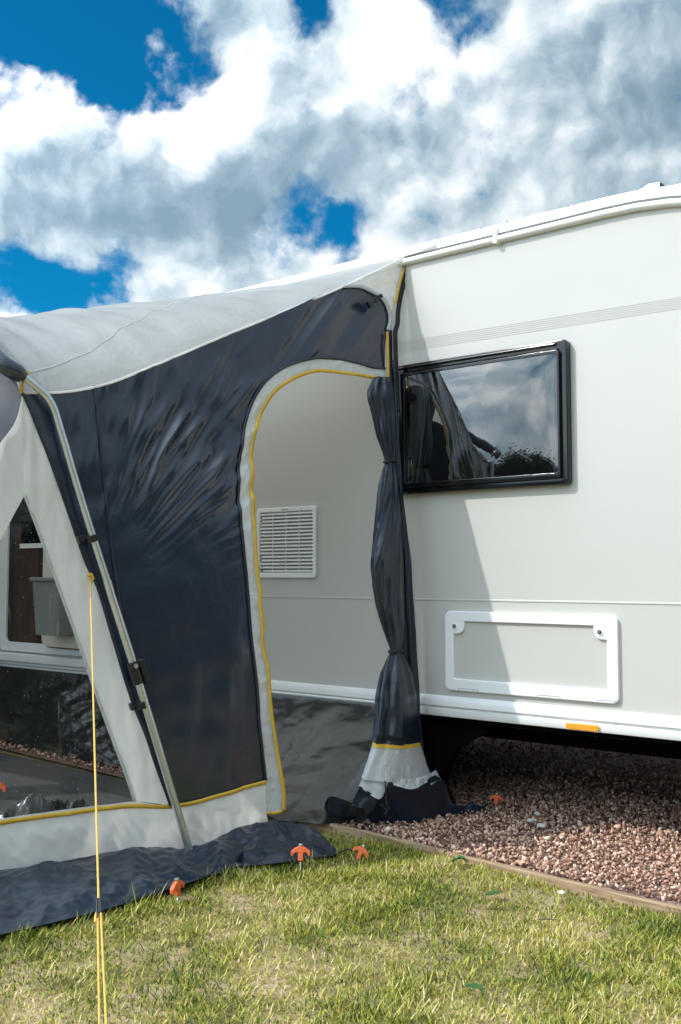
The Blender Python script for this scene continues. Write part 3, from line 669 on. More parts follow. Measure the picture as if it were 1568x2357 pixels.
# ================================================================ AWNING
aw = thing('awning', 'navy and white porch awning with grey roof and yellow trim against the caravan', 'awning', (-2.9, 2.4, 0))
yc, zc0 = pw(470, 960); yq, zq = pw(150, 1470); ye, ze = pw(440, 975)
def wr(y, z):
    """how the stretched side wall stands off its plane (metres)"""
    c5, s5 = math.cos(math.radians(52)), math.sin(math.radians(52))
    a = y * c5 + z * s5; c = -y * s5 + z * c5
    env = np.exp(-(((y - yc) / .33)**2 + ((z - zc0) / .42)**2))
    env2 = np.exp(-(((y - 3.05) / .28)**2 + ((z - 2.05) / .22)**2))
    th = np.arctan2(z - zq, y - yq); r = np.hypot(z - zq, y - yq)      # folds fan out from the pole clamp to the eave and the door arch
    envr = np.exp(-(((y - ye) / .36)**2 + ((z - ze) / .33)**2)**1.4)
    f1 = noise(th * 21 + .5 * noise(r * 4, th * 3, 2), r * 3.6, 41); f2 = 1 - 2.4 * np.abs(noise(th * 17, r * 3.0 + 5, 48))
    patch = np.clip(.72 + .9 * noise(th * 3.5, r * 4.5, 40), .1, 1.3)
    d = envr * patch * (.018 * f1 + .011 * f2)
    d += env2 * (.020 * noise(c * 12, a * 1.1, 43) + .012 * (1 - 2.2 * np.abs(noise(c * 9, a * 1.2, 59))))
    env3 = np.exp(-(((y - 2.78) / .14)**2 + ((z - 1.35) / .22)**2)); d += env3 * .010 * noise(th * 19, r * 3, 49)
    low = np.exp(-np.maximum(0, z - .1) / .35)
    d += low * (.022 * noise(y * 6.0, z * 2.0, 44) + .008 * noise(y * 15, z * 5, 45))
    d += .010 * noise(y * 1.6, z * 1.2, 46) + .0022 * noise(y * 9, z * 9, 47)
    return d
zero = lambda y, z: 0 * y
EAVE = [(48, 905), (100, 905), (150, 903), (240, 886), (350, 844), (500, 780), (650, 719), (787, 661)]
GUS_LOW = [(787, 661), (829, 663), (857, 674), (881, 691), (893, 716), (895, 738), (889, 760)]
SEAM = [(611, 1796), (596.4, 1683), (591, 1591), (576.5, 1463), (567, 1335), (554.5, 1207), (549, 1098), (556, 1021), (570, 951), (601, 888), (654, 846), (717, 827), (741, 825), (794, 829), (860, 846), (886, 849)]
INNER = [(650, 1866), (649, 1829), (635, 1737), (622, 1650), (618, 1610), (613, 1537), (601, 1478), (602, 1445), (596, 1390), (596, 1361), (590, 1324), (582, 1207), (578, 1098), (577, 1039), (586, 986), (607, 934), (632, 899), (677, 870), (724, 855), (759, 856), (811, 862), (886, 874)]
BAND_TOP = [(-420, 1965), (-200, 1925), (0, 1893), (140, 1872), (290, 1854), (388, 1856), (440, 1848), (500, 1831), (560, 1814), (611, 1800)]
BAND_BOT = [(-420, 2120), (-200, 2055), (0, 2005), (105, 1987), (224, 1966), (343, 1949), (410, 1957), (429, 1956), (490, 1933), (549, 1903), (620, 1894)]
ZIP = [(390, 1856), (350, 1740), (336, 1697), (300, 1607), (260, 1470), (222, 1346), (200, 1300), (178, 1240), (143, 1140), (110, 1050), (80, 975), (62, 930), (50, 905)]
# --- navy side wall, from the slanted zip and the eave round to the doorway arch
outer = pws(ZIP + EAVE[1:] + GUS_LOW[1:])
tidx = len(ZIP)
inn = pws([(611, 1799)] + SEAM[1:])
# outer path starts at the band, inner too: blend the bottom edge along the yellow tape
n_, m_ = 420, 150
oc = resample(outer, n_); ic = resample(inn, n_)
# slide the pairing so corners meet: warp the parameter
q = np.linspace(0, 1, n_)
ic = np.stack([np.interp(np.interp(q, [0, .42, .50, .72, 1], [0, .50, .58, .80, 1]), q, ic[:, i]) for i in (0, 1)], 1)
def bottom(t):   # the lower edge follows the tape, not a chord
    c = resample(pws(BAND_TOP[5:]), 60); return np.stack([np.interp(t, np.linspace(0, 1, 60), c[:, i]) for i in (0, 1)], -1)
g = loft(oc, ic, n_, m_)
tt = np.linspace(0, 1, m_); ch = g[0].copy(); corr = bottom(tt) - ch; wgt = np.exp(-np.linspace(0, 1, n_) * 16)
g = g + corr[None] * wgt[:, None, None]
y_, z_ = g[..., 0], g[..., 1]; p = yz_to_3(g, wr(y_, z_)).reshape(-1, 3); p[:, 1] = np.minimum(p[:, 1], WALL - .005)
mk('side_wall', p, gridfaces(n_, m_), M['navy'], aw)
# silver border of the doorway, yellow binding
def door_band():
    a = resample(pws(SEAM[:1] + SEAM[1:]), 300); bq = resample(pws(INNER[1:]), 300); return a, bq
a, bq = door_band()
def crinkle(y, z): return wr(y, z) + .003 + .0045 * noise(y * 26, z * 26, 51) + .003 * noise(y * 60, z * 30, 52)
a0 = resample(pws([(620, 1871)] + [(611, 1799)] + SEAM[1:]), 320); b0 = resample(pws(INNER), 320)
sheet('door_border', a0, b0, 320, 22, M['silver'], aw, 0, crinkle)
ribbon_yz('door_piping', pws(INNER), .0145, M['yellow'], aw, .0085, lambda y, z: wr(y, z) + .003, 300)
ribbon_yz('door_piping', pws([(617, 1872), (634, 1872), (651, 1866)]), .011, M['yellow'], aw, .008, wr, 20)
ribbon_yz('door_zip', pws([(612, 1797)] + SEAM[1:]), .009, M['navy_plain'], aw, .006, wr, 300, .004)
# --- bottom band and its tape
def vald(y, z):
    k = np.clip((np.interp(y, by_, bz_) - z) / .05, .25, 1)
    return wr(y, z) + k * (.019 * noise(y * 9, z * 5, 61) + .009 * (1 - 2 * np.abs(noise(y * 14 + z * 8, z * 7, 60))) + .003 * noise(y * 30, z * 20, 62))
bt_ = resample(pws(BAND_TOP), 80); so_ = np.argsort(bt_[:, 0]); by_, bz_ = bt_[so_, 0], bt_[so_, 1]
sheet('white_valance', pws(BAND_TOP), pws(BAND_BOT), 260, 40, M['white'], aw, .003, vald)
ribbon_yz('yellow_tape', pws(BAND_TOP), .0145, M['yellow'], aw, .0085, vald, 260)
# --- white panel round the triangular window
K = (1.27, .19)
inner_tri = pws([(306, 1843), (292, 1800), (250, 1680), (178, 1470), (120, 1310), (85, 1215), (55, 1138)])
outer_r = pws([(390, 1853)] + ZIP[1:])
sheet('white_panel', outer_r, inner_tri, 200, 40, M['white'], aw, .003, lambda y, z: wr(y, z) + .006 * noise(y * 22, z * 3.2, 63) + .002 * noise(y * 40, z * 16, 64))
A_yz = pw(51, 905); W_yz = pw(57, 1138)
fl_out = [A_yz, pw(40, 955), pw(22, 992), pw(0, 1020)] + [(1.72, 1.12), (1.55, .72), (1.40, .40), K]
wl_in = [W_yz, pw(28, 1192), pw(0, 1247), (1.70, .72), (1.58, .48), (1.50, .235)]
sheet('white_panel', fl_out, wl_in, 140, 24, M['white'], aw, .003, lambda y, z: wr(y, z) + .007 * noise(y * 20 + z * 9, z * 2, 65))
ta = pws([(306, 1843), (150, 1862), (0, 1884), (-120, 1905)]) + [(1.50, .225)]
tb = pws([(388, 1856), (290, 1856), (140, 1874), (0, 1896), (-200, 1927)]) + [K]
sheet('white_panel', ta, tb, 120, 8, M['white'], aw, .0035, wr)
def tri_pane():
    rgt = resample(inner_tri[::-1], 90); lft = resample(wl_in, 90)
    return lft, rgt
l_, r_ = tri_pane()
sheet('clear_window', l_, r_, 90, 60, M['pvc'], aw, -.002, lambda y, z: wr(y, z) + .004 * noise(y * 5, z * 4, 66))
ribbon_yz('window_hem', inner_tri, .010, M['silver'], aw, .005, wr, 120)
ribbon_yz('slanted_zip', outer_r, .010, M['navy_plain'], aw, .008, wr, 200, .004)
ribbon_yz('panel_seam', pws([(216, 888), (224, 960), (238, 1090), (256, 1250), (276, 1390), (300, 1530)]), .007, M['navy_plain'], aw, .004, wr, 140, .002)
# --- white gusset at the top corner, with its buckle
GR = [(934, 592), (916, 643), (903, 703), (900, 731), (891, 760)]
GL = GUS_LOW
top_seam = pws([(787, 661), (860, 626), (932, 592)])
a = resample(pws(GR), 80); bq = resample(pws(GUS_LOW), 80)
gg = loft(bq, a, 80, 40); corr = resample(top_seam, 40) - gg[0]; gg = gg + corr[None] * np.exp(-np.linspace(0, 1, 80) * 7)[:, None, None]
yy, zz = gg[..., 0], gg[..., 1]; p = yz_to_3(gg, .006 + wr(yy, zz) + .008 * noise(yy * 18, zz * 26, 71) + .004 * noise(yy * 40, zz * 50, 72)).reshape(-1, 3); p[:, 1] = np.minimum(p[:, 1], WALL - .006)
mk('corner_gusset', p, gridfaces(80, 40), M['white'], aw)
ribbon_yz('gusset_binding', pws(GUS_LOW), .017, M['silver'], aw, .010, wr, 70, .002, .4)
ribbon_yz('corner_cord', pws([(934, 594), (918, 645), (905, 700)]), .010, M['yellow'], aw, .016, zero, 40, .003)
ribbon_yz('storm_strip', pws([(937, 597), (926, 650), (916, 700), (913, 722), (912, 745), (907, 764), (907, 790), (908, 830), (910, 880), (913, 950)]), .020, M['blackfab'], aw, .010, zero, 90, .006)
b = MB(); q1, q2 = pw(842, 704), pw(870, 684)
P1, P2 = P3(*q1, .030), P3(*q2, .030); d = (P2 - P1).normalized(); s_ = d.cross(PNU)
b.obox((P1 + P2) / 2, d * ((P2 - P1).length / 2), s_ * .0085, PNU * .004); b.obox(P1, d * .011, s_ * .014, PNU * .007); b.obox(P1.lerp(P2, .45), d * .004, s_ * .011, PNU * .0065); b.obox(P1.lerp(P2, .7), d * .003, s_ * .011, PNU * .006)
b.build('roof_buckle', M['black'], aw, bevel=.002)
# --- narrow navy strip closing onto the caravan, with the yellow zip beside it
SL = [(889, 758), (890, 876), (893, 1000), (898, 1100), (904, 1250), (908, 1380), (912, 1530), (920, 1640), (936, 1720), (950, 1790)]
SR = [(904, 760), (906, 846), (912, 945), (920, 1040), (929, 1133), (946, 1317), (957, 1463), (966, 1591), (971, 1690), (985, 1775)]
sheet('edge_strip', pws(SL), pws(SR), 160, 22, M['navy_plain'], aw, .002, lambda y, z: .008 * noise(y * 60, z * 1.2, 73) + .003 * noise(y * 90, z * 6, 74))
sheet('edge_fold', pws([(900, 830), (905, 950), (914, 1100), (930, 1330), (940, 1500), (948, 1620), (958, 1720)]), pws([(903, 830), (909, 950), (919, 1100), (936, 1330), (946, 1500), (955, 1620), (966, 1720)]), 90, 6, M['navy_plain'], aw, .016, lambda y, z: .004 * noise(y * 40, z * 3, 75), thick=.002)
ribbon_yz('yellow_zip', pws([(886, 766), (887, 800), (889, 880), (891, 960), (895, 1040), (899, 1100), (905, 1200), (909, 1350), (912, 1460), (913, 1535)]), .0115, M['yellow'], aw, .018, zero, 160, .003)
# --- the roof: rail at the back, pole arch in front, sagging eaves on both sides
Ec = resample([tuple(P3(*pw(*a))) for a in EAVE] + [tuple(P3(*pw(860, 627))), (on_y(931, 592, WALL - .012))[:]], 70)
Ec = Ec[::-1]                         # from the rail down to the pole
T3 = np.array(Ec[-1])
XR = -6.6
nu, nv = 200, 70
us = np.linspace(0, 1, nu); vs = np.linspace(0, 1, nv)
rail = np.stack([Ec[0][0] + (XR + .45 - Ec[0][0]) * us, np.full(nu, WALL - .016), np.full(nu, 2.372) - .012 * np.exp(-us * 60)], 1)
ax = T3[0] + (XR - T3[0]) * us
hump = (1 - (2 * us - 1)**4)
arch = np.stack([ax, T3[1] + 0 * us - .02 * hump, T3[2] + .475 * hump**.8], 1)
El = Ec.copy(); El[:, 0] = rail[-1][0] + (XR - rail[-1][0]) * (Ec[:, 0] - Ec[0][0]) / (Ec[-1][0] - Ec[0][0])
Pg = np.zeros((nu, nv, 3))
for i, u in enumerate(us):
    for j, v in enumerate(vs):
        ev = Ec[int(round(v * 69))] if False else None
Er = np.stack([np.interp(vs, np.linspace(0, 1, 70), Ec[:, k]) for k in range(3)], 1); Elr = np.stack([np.interp(vs, np.linspace(0, 1, 70), El[:, k]) for k in range(3)], 1)
U = us[:, None, None]; Vv = vs[None, :, None]
Pg = (1 - Vv) * rail[:, None] + Vv * arch[:, None] + (1 - U) * Er[None] + U * Elr[None] - ((1 - U) * (1 - Vv) * rail[0] + (1 - U) * Vv * arch[0] + U * (1 - Vv) * rail[-1] + U * Vv * arch[-1])
xx, yy = Pg[..., 0], Pg[..., 1]
ed = (np.minimum(1, U * 30) * np.minimum(1, (1 - Vv) * 12) * np.minimum(1, Vv * 12))[..., 0]
Pg[..., 2] += ed * (.014 * noise(xx * 1.4, yy * 9, 81) + .010 * noise(xx * 2.2, yy * 26 + xx * 3, 82) * np.exp(-((xx + 3.7)**2) / .8) + .006 * noise(xx * 2.6 + yy * 9, yy * 16, 84) * np.exp(-((xx + 2.9)**2) / .25) + .008 * noise(xx * 2, yy * 2, 83))
mk('roof', Pg.reshape(-1, 3), gridfaces(nu, nv), M['roof'], aw)
# seam across the roof, from the pole corner up to the rail
ii = np.linspace(0, 1, 80)
sd = []
for k in ii:
    u = (.012 + .235 * k**1.35) * (nu - 1); v = (1 - .985 * k) * (nv - 1)
    i, j = int(u), int(v); fu, fv = u - i, v - j; i2, j2 = min(i + 1, nu - 1), min(j + 1, nv - 1)
    q_ = Pg[i, j] * (1 - fu) * (1 - fv) + Pg[i2, j] * fu * (1 - fv) + Pg[i, j2] * (1 - fu) * fv + Pg[i2, j2] * fu * fv
    sd.append(V(q_) + V((0, -.0005, .0010)))
b = MB(); b.tube(sd, .0028, 6, flat=.5); b.build('roof_seam', M['roof'], aw, True)
b = MB(); b.tube([V(p_) + PNU * .004 for p_ in Ec[::2]] + [V(Ec[-1]) + PNU * .004], .0042, 8); b.build('eave_binding', M['white'], aw, True)
b = MB(); b.tube([V(p_) + V((0, -.004, -.002)) for p_ in rail[::5]], .005, 6); b.build('rail_bead', M['white'], aw, True)
tail = [on_y(925, 592, WALL - .03), on_y(960, 580, WALL - .034), on_y(985, 569, WALL - .034), on_y(1000, 566, WALL - .030)]; tl2 = [p_ + V((0, .004, .016)) for p_ in [on_y(925, 590, WALL - .03), on_y(960, 574, WALL - .034), on_y(985, 566, WALL - .034), on_y(1000, 558, WALL - .03)]]
g_ = loft([tuple(p_) for p_ in tail], [tuple(p_) for p_ in tl2], 30, 6); g_[..., 1] += .003 * noise(g_[..., 0] * 30, g_[..., 2] * 30, 5); mk('bead_tail', g_.reshape(-1, 3), gridfaces(30, 6), M['white'], aw)
# --- front of the awning: dark upper sheet, clear panels, white borders
A3 = V(T3); fr_top = arch
Kb = P3(*K)
lowx = np.linspace(Kb.x, XR - .1, nu); fr_bot = np.stack([lowx, np.full(nu, K[0]), np.full(nu, .19)], 1)
side = resample([tuple(P3(*q_)) for q_ in fl_out], 60); side[0] = T3
def front(name, va, vb, ua, ub, mt, off=0, n=120, m=30, amp=.01):
    uu_ = np.linspace(ua, ub, n); vv_ = np.linspace(va, vb, m)
    top_ = np.stack([np.interp(uu_, us, fr_top[:, k]) for k in range(3)], 1); bot_ = np.stack([np.interp(uu_, us, fr_bot[:, k]) for k in range(3)], 1)
    sv = np.stack([np.interp(vv_, np.linspace(0, 1, 60), side[:, k]) for k in range(3)], 1)
    lin = T3 + (np.array(fr_bot[0]) - T3) * vv_[:, None]; corr = sv - lin
    g_ = top_[:, None] * (1 - vv_[None, :, None]) + bot_[:, None] * vv_[None, :, None] + corr[None] * (1 - uu_)[:, None, None]
    w_ = np.minimum(1, uu_ * 14)[:, None]
    g_[..., 1] += w_ * amp * noise(g_[..., 0] * 7, g_[..., 2] * 4, 91) - off
    return mk(name, g_.reshape(-1, 3), gridfaces(n, m), mt, aw)
front('front_head', 0, .34, 0, 1, M['navy_matte'], 0, amp=.004)
for ua, ub in ((.055, .46), (.54, .945)):
    front('front_window', .36, .96, ua, ub, M['pvc'], .0, 60, 20)
for ua, ub in ((0, .055), (.46, .54), (.945, 1)): front('front_border', .34, 1, ua, ub, M['white'], 0, 16, 30)
front('front_border', .34, .36, .055, .945, M['white'], 0, 60, 4); front('front_border', .96, 1, .055, .945, M['white'], 0, 60, 4)
b = MB(); b.v = [tuple(p_) for p_ in fr_bot[::8]] + [(p_[0], p_[1] - .05, .02) for p_ in fr_bot[::8]]; k = len(fr_bot[::8]); b.f = [(i, i + 1, k + i + 1, k + i) for i in range(k - 1)]; b.build('front_valance', M['white'], aw)
# left side wall, mirrored
lw = []
for v in np.linspace(0, 1, 30):
    e_ = np.array([np.interp(v, np.linspace(0, 1, 70), El[:, k]) for k in range(3)]); lw.append(e_)
pts = []
for e_ in lw:
    for w_ in np.linspace(0, 1, 16): pts.append((e_[0] + .15 * w_, e_[1] + (e_[1] - WALL) * .25 * w_, e_[2] * (1 - w_) + .02 * w_))
mk('far_side_wall', np.array(pts), gridfaces(30, 16), M['navy'], aw)
# --- pole: leg, bend, arch in its sleeve, clamp and clips
def pp(px, py, off): return P3(*pw(px, py), off)
leg_low = [pp(426, 1957, .040), pp(308, 1572, .046)]
leg_up = [pp(306, 1562, .046), pp(246, 1372, .044), pp(236, 1338, .044)]
leg_top = [pp(238, 1345, .044), pp(200, 1225, .042), pp(165, 1110, .040), pp(140, 1025, .040), pp(125, 975, .040), pp(118, 952, .040), pp(110, 934, .040), pp(99, 918, .040), pp(82, 902, .040), pp(64, 886, .038), pp(50, 874, .036)]
arcs = [V((p_[0], p_[1] - .02, p_[2] + .004)) for p_ in arch[6::8]]
b = MB(); b.tube(leg_low, .0142, 20); pl = b.build('pole', M['alu'], aw, True)
b = MB(); b.tube(leg_up, .0142, 20); b.build('pole_section', M['alu'], pl, True)
b = MB(); c_ = resample([tuple(q_) for q_ in leg_top], 60); b.tube([tuple(q_) for q_ in c_], .0128, 20); b.build('pole_section', M['alu'], pl, True)
slv = resample([tuple(leg_top[-1]), tuple(pp(0, 842, .03)), tuple(arch[14] + np.array([0, -.03, .01])), tuple(arch[30] + np.array([0, -.03, .01]))], 30)
b = MB(); b.tube([tuple(q_) for q_ in slv] + [(p_[0], p_[1] - .03, p_[2] + .01) for p_ in arch[36::8]], [.019] + [.030] * (29 + len(arch[36::8])), 16); b.build('pole_sleeve', M['navy'], aw, True)
b = MB(); t1_ = [pp(54, 868, .052), pp(45, 866, .050), pp(43, 880, .042), pp(47, 906, .012)]; c_ = resample([tuple(q_) for q_ in t1_], 20); b.tube([tuple(q_) for q_ in c_], .0085, 8, flat=.35); b.build('pole_loop', M['yellow'], aw, True)
ax_ = (pp(300, 1540, .046) - pp(315, 1590, .046)).normalized(); sx_ = ax_.cross(PNU).normalized()
if sx_.y < 0: sx_ = -sx_
b = MB(); cc = pp(299, 1547, .046); b.tube([cc + ax_ * .036, cc - ax_ * .042], .0185, 18)
b.obox(cc + ax_ * .026 + PNU * .014, ax_ * .012, sx_ * .012, PNU * .008)
b.build('pole_clamp', M['black'], pl, bevel=.002)
b = MB(); b.obox(cc + sx_ * .030 + ax_ * -.006 + PNU * .004, ax_ * .044, sx_ * .011, PNU * .011); b.obox(cc + sx_ * .018 + ax_ * .028, ax_ * .014, sx_ * .016, PNU * .012); b.build('clamp_lever', M['black'], pl, bevel=.006)
b = MB(); b.tube([cc + ax_ * .024 + PNU * .018, cc + ax_ * .024 + PNU * .026], .008, 14); b.build('clamp_rivet', M['steel'], pl, True)
def clip(px, py, lpx, lpy, lab):
    q_ = pp(px, py, .046); l2 = pp(lpx, lpy, .020)
    b = MB(); b.tube([q_ + ax_ * .012, q_ - ax_ * .012], .0165, 14); b.obox(q_ + sx_ * .020, ax_ * .009, sx_ * .006, PNU * .010); b.build('pole_clip', M['black'], pl, bevel=.0015)
    b = MB(); b.obox(l2, ax_ * .013, sx_ * .014, PNU * .012); b.obox((l2 + q_) / 2, ax_ * .007, sx_ * .02, PNU * .006); b.build('clip_hook', M['black'], aw, bevel=.002)
clip(200, 1243, 183, 1243, ''); clip(314, 1622, 303, 1624, '')
# --- rolled back door hanging beside the jamb
LV = [(876, 842, 884), (884, 836, 888), (905, 827, 892), (925, 828, 893), (960, 838, 895), (1010, 849, 896), (1045, 862, 896), (1062, 867, 893), (1070, 868, 891), (1085, 862, 895), (1120, 853, 902), (1200, 844, 908), (1260, 838, 911), (1310, 835, 913), (1350, 838, 915), (1390, 845, 916), (1430, 856, 916), (1470, 870, 914), (1492, 878, 910), (1500, 879, 909), (1515, 872, 918), (1550, 857, 932), (1600, 846, 942), (1650, 843, 943), (1700, 841, 951), (1712, 838, 952), (1760, 822, 968), (1786, 813, 980)]
def curtain_at(yv):
    ys_ = [q_[0] for q_ in LV]; return np.interp(yv, ys_, [q_[1] for q_ in LV]), np.interp(yv, ys_, [q_[2] for q_ in LV])
TOW = V((.60, -.80, 0))
def curtain(name, ya, yb_, mt, n=130, seg=56, grow=0, foff=0):
    P = []
    for yv in np.linspace(ya, yb_, n):
        l, r = curtain_at(yv); pl_, pr_ = pp(l, yv, .055), pp(r, yv, .045); c_ = (pl_ + pr_) / 2; hw = (pr_ - pl_) / 2
        wd = hw.length; dep = min(.055, wd * .62) + .006; tie = min(abs(yv - 1066), abs(yv - 1498)); pin = math.exp(-tie / 22)
        if yv > 1690: dep = .05 + .02 * (yv - 1690) / 96
        for k in range(seg):
            a_ = 2 * math.pi * k / seg; ph = k / seg
            pf = abs((ph * 2) % 2 - 1) * 5.2 + .5 * math.sin(yv / 95) + yv / 420 + (1.2 if k > seg // 2 else 0)
            fold = .034 * (1 - .35 * pin) * float(noise(pf, yv / 300, 95)) - .022 * abs(float(noise(pf * 1.7, yv / 170, 94))) + .005 * float(noise(pf * 3, yv / 100, 96)) + .004 * pin * math.sin(a_ * 13)
            fold += .007 * float(noise(pf * .9, yv / 60, 97)) * (1 - pin)
            fold *= .35 if yv > 1705 else 1
            rr = min(max(1 + fold / .045, .35), 1.45)
            co = math.copysign(abs(math.cos(a_))**.9, math.cos(a_)); si = math.sin(a_)
            P.append(tuple(c_ + hw * co * (1 + (rr - 1) * .16) + TOW * si * dep * rr * (1 + grow) ))
    i = np.arange(n - 1)[:, None] * seg; k = np.arange(seg)[None]; k2 = (k + 1) % seg
    F = np.stack([(i + k).ravel(), (i + k2).ravel(), (i + seg + k2).ravel(), (i + seg + k).ravel()], 1)
    return mk(name, np.array(P), F, mt, aw)
cu = curtain('rolled_door', 876, 1709, M['navy_plain'])
curtain('rolled_door_tape', 1706, 1715, M['yellow'], 6, 56, .05)
curtain('rolled_door_hem', 1714, 1788, M['silver'], 26, 56)
for yv in (1066, 1498):
    l, r = curtain_at(yv); a_, c_ = pp(l - 1, yv + 2, .055), pp(r + 1, yv, .05)
    cc2 = (a_ + c_) / 2; hw = (c_ - a_) / 2 * 1.06; ptsT = [cc2 + hw * math.cos(t) + TOW * math.sin(t) * .030 + V((0, 0, .003 * math.sin(t * 2))) for t in np.linspace(0, 2 * math.pi, 28)]
    b = MB(); b.tube(ptsT, .0048, 8); b.obox(cc2 + PNU * .036 - hw * .1, V((0, .010, .002)), V((0, 0, .004)), PNU * .003); b.build('tie_toggle', M['blackfab'], aw, True)
# fringe of white hem pieces below the roll, hanging to the ground
def quadcloth(name, c0, c1, mt, n=40, m=16, amp=.008, f=20, seed=0):
    g_ = loft([tuple(q_) for q_ in c0], [tuple(q_) for q_ in c1], n, m); 
    d = amp * noise(g_[..., 0] * f + g_[..., 1] * f, g_[..., 2] * f, seed) + amp * .5 * noise(g_[..., 1] * f * 2.3, g_[..., 2] * f * 2, seed + 1)
    g_ = g_ + np.array(PNU) * d[..., None]; return mk(name, g_.reshape(-1, 3), gridfaces(n, m), mt, aw)
quadcloth('hanging_hem', [pp(815, 1784, .062), pp(850, 1784, .10), pp(866, 1782, .10)], [pp(806, 1806, .06), pp(838, 1832, .10), pp(846, 1826, .10)], M['silver'], 30, 14, .004, 20, 111)
quadcloth('hanging_hem', [pp(862, 1783, .10), pp(905, 1786, .115), pp(948, 1778, .10)], [pp(868, 1800, .11), pp(905, 1808, .125), pp(950, 1790, .11)], M['silver'], 40, 12, .006, 30, 113)
quadcloth('hanging_hem', [pp(950, 1778, .10), pp(978, 1768, .07)], [pp(953, 1800, .11), pp(987, 1788, .08)], M['silver'], 20, 10, .003, 20, 115)
quadcloth('hanging_hem', [pp(806, 1804, .06), pp(838, 1830, .10)], [pp(794, 1850, .05), pp(832, 1862, .08)], M['navy_plain'], 24, 12, .006, 20, 117)
b = MB(); b.tube([pp(845, 1790, .12), pp(846, 1830, .125), pp(847, 1850, .13)], .0028, 6); b.tube([pp(832, 1842, .13), pp(843, 1854, .135), pp(852, 1846, .13), pp(838, 1862, .14), pp(852, 1872, .14)], .004, 6); b.build('toggle_cord', M['blackfab'], aw, True)
# --- mud flaps: crumpled navy cloth lying on the ground
def flapmesh(name, inner_c, outer_c, n, m, humps, amp, mt=M['navy_plain'], zmin=.012, fq=1.0):
    a_ = resample([tuple(q_) for q_ in inner_c], n); b_ = resample([tuple(q_) for q_ in outer_c], n); t = np.linspace(0, 1, m)[None, :, None]
    g_ = a_[:, None] * (1 - t) + b_[:, None] * t; x_, y2, z2 = g_[..., 0], g_[..., 1], g_[..., 2]
    tv = t[..., 0]; mask = np.minimum(1, (1 - tv) * 6) * np.minimum(1, tv * 8 + .1)
    wv = amp * (noise(x_ * 7 * fq + y2 * 2, y2 * 6 * fq, 121) * .8 + (1 - 2 * np.abs(noise(x_ * 9 * fq, y2 * 9 * fq + x_ * 5 * fq, 122))) * .6 + noise(x_ * 30, y2 * 30, 123) * .18)
    g_[..., 2] = np.maximum(zmin, z2 + mask * wv * 1.25)
    for (hx_, hy_, hr, hh) in humps:
        dd = ((x_ - hx_)**2 + (y2 - hy_)**2) / hr**2; g_[..., 2] += mask * hh * np.exp(-dd)
    return mk(name, g_.reshape(-1, 3), gridfaces(n, m), mt, aw)
ic_ = [P3(*q_, .004) for q_ in pws(BAND_BOT)]
oc_ = [on_z(x, y, .012) for x, y in ((-700, 2330), (-200, 2205), (0, 2152), (140, 2119), (270, 2085), (399, 2043), (500, 2010), (549, 1995), (600, 1990), (643, 1984))]
flapmesh('mud_flap', ic_, oc_, 260, 60, [], .024, fq=.62)
tipi = [P3(*pw(560, 1900), .0), P3(*pw(600, 1895), .01), P3(*pw(622, 1894), .012), on_z(680, 1909, .04), on_z(733, 1923, .035), on_z(783, 1962, .014)]
tipo = [on_z(560, 1994, .013), on_z(643, 1986, .013), on_z(700, 1977, .013), on_z(763, 1970, .013), on_z(775, 1966, .013), on_z(784, 1963, .013)]
flapmesh('mud_flap', tipi, tipo, 90, 40, [(on_z(690, 1945).x, on_z(690, 1945).y, .10, .018)], .020, fq=.7)
h1 = on_z(890, 1885); h2 = on_z(975, 1880)
qi = [on_z(846, 1880, .03), P3(*pw(850, 1812), .09), P3(*pw(880, 1804), .10), P3(*pw(915, 1810), .11), P3(*pw(950, 1800), .11), P3(*pw(985, 1793), .08), P3(*pw(1010, 1806), .05), on_z(1030, 1846, .05), on_z(1066, 1856, .03), on_z(1122, 1866, .008)]
qo = [on_z(842, 1892, .012), on_z(868, 1893, .012), on_z(900, 1895, .012), on_z(950, 1894, .012), on_z(985, 1888, .012), on_z(1015, 1880, .012), on_z(1050, 1874, .012), on_z(1085, 1870, .012), on_z(1105, 1869, .010), on_z(1123, 1867, .006)]
flapmesh('mud_flap', qi, qo, 150, 60, [(h2.x - .05, h2.y - .03, .09, .03)], .034, fq=.8)
qi = [on_z(742, 1878, .012), P3(*pw(770, 1835), -.02), P3(*pw(790, 1842), .04), P3(*pw(812, 1850), .06), on_z(838, 1872, .02)]
qo = [on_z(744, 1890, .012), on_z(770, 1891, .012), on_z(790, 1891, .012), on_z(812, 1892, .012), on_z(840, 1892, .012)]
flapmesh('mud_flap', qi, qo, 50, 24, [], .02, fq=.8)
b = MB()
for rr_ in range(3):
    c_ = on_z(840 + rr_ * 9, 1886 + rr_ * 3, .02); b.tube([c_ + V((.05 * math.cos(t) * (1 + .2 * rr_), .045 * math.sin(t), .006 * math.sin(3 * t + rr_))) for t in np.linspace(rr_, rr_ + 5.2, 30)], .0035, 6)
b.build('elastic_loop', M['blackfab'], aw, True)
b = MB(); b.tube([on_z(784, 1962, .012), on_z(800, 1955, .02), on_z(812, 1958, .03)], .003, 6); b.build('elastic_loop', M['blackfab'], aw, True); b = MB(); b.tube([on_z(684, 1984, .02), on_z(672, 1993, .012), on_z(668, 2000, .004)], .004, 6); b.build('elastic_loop', M['blackfab'], aw, True)

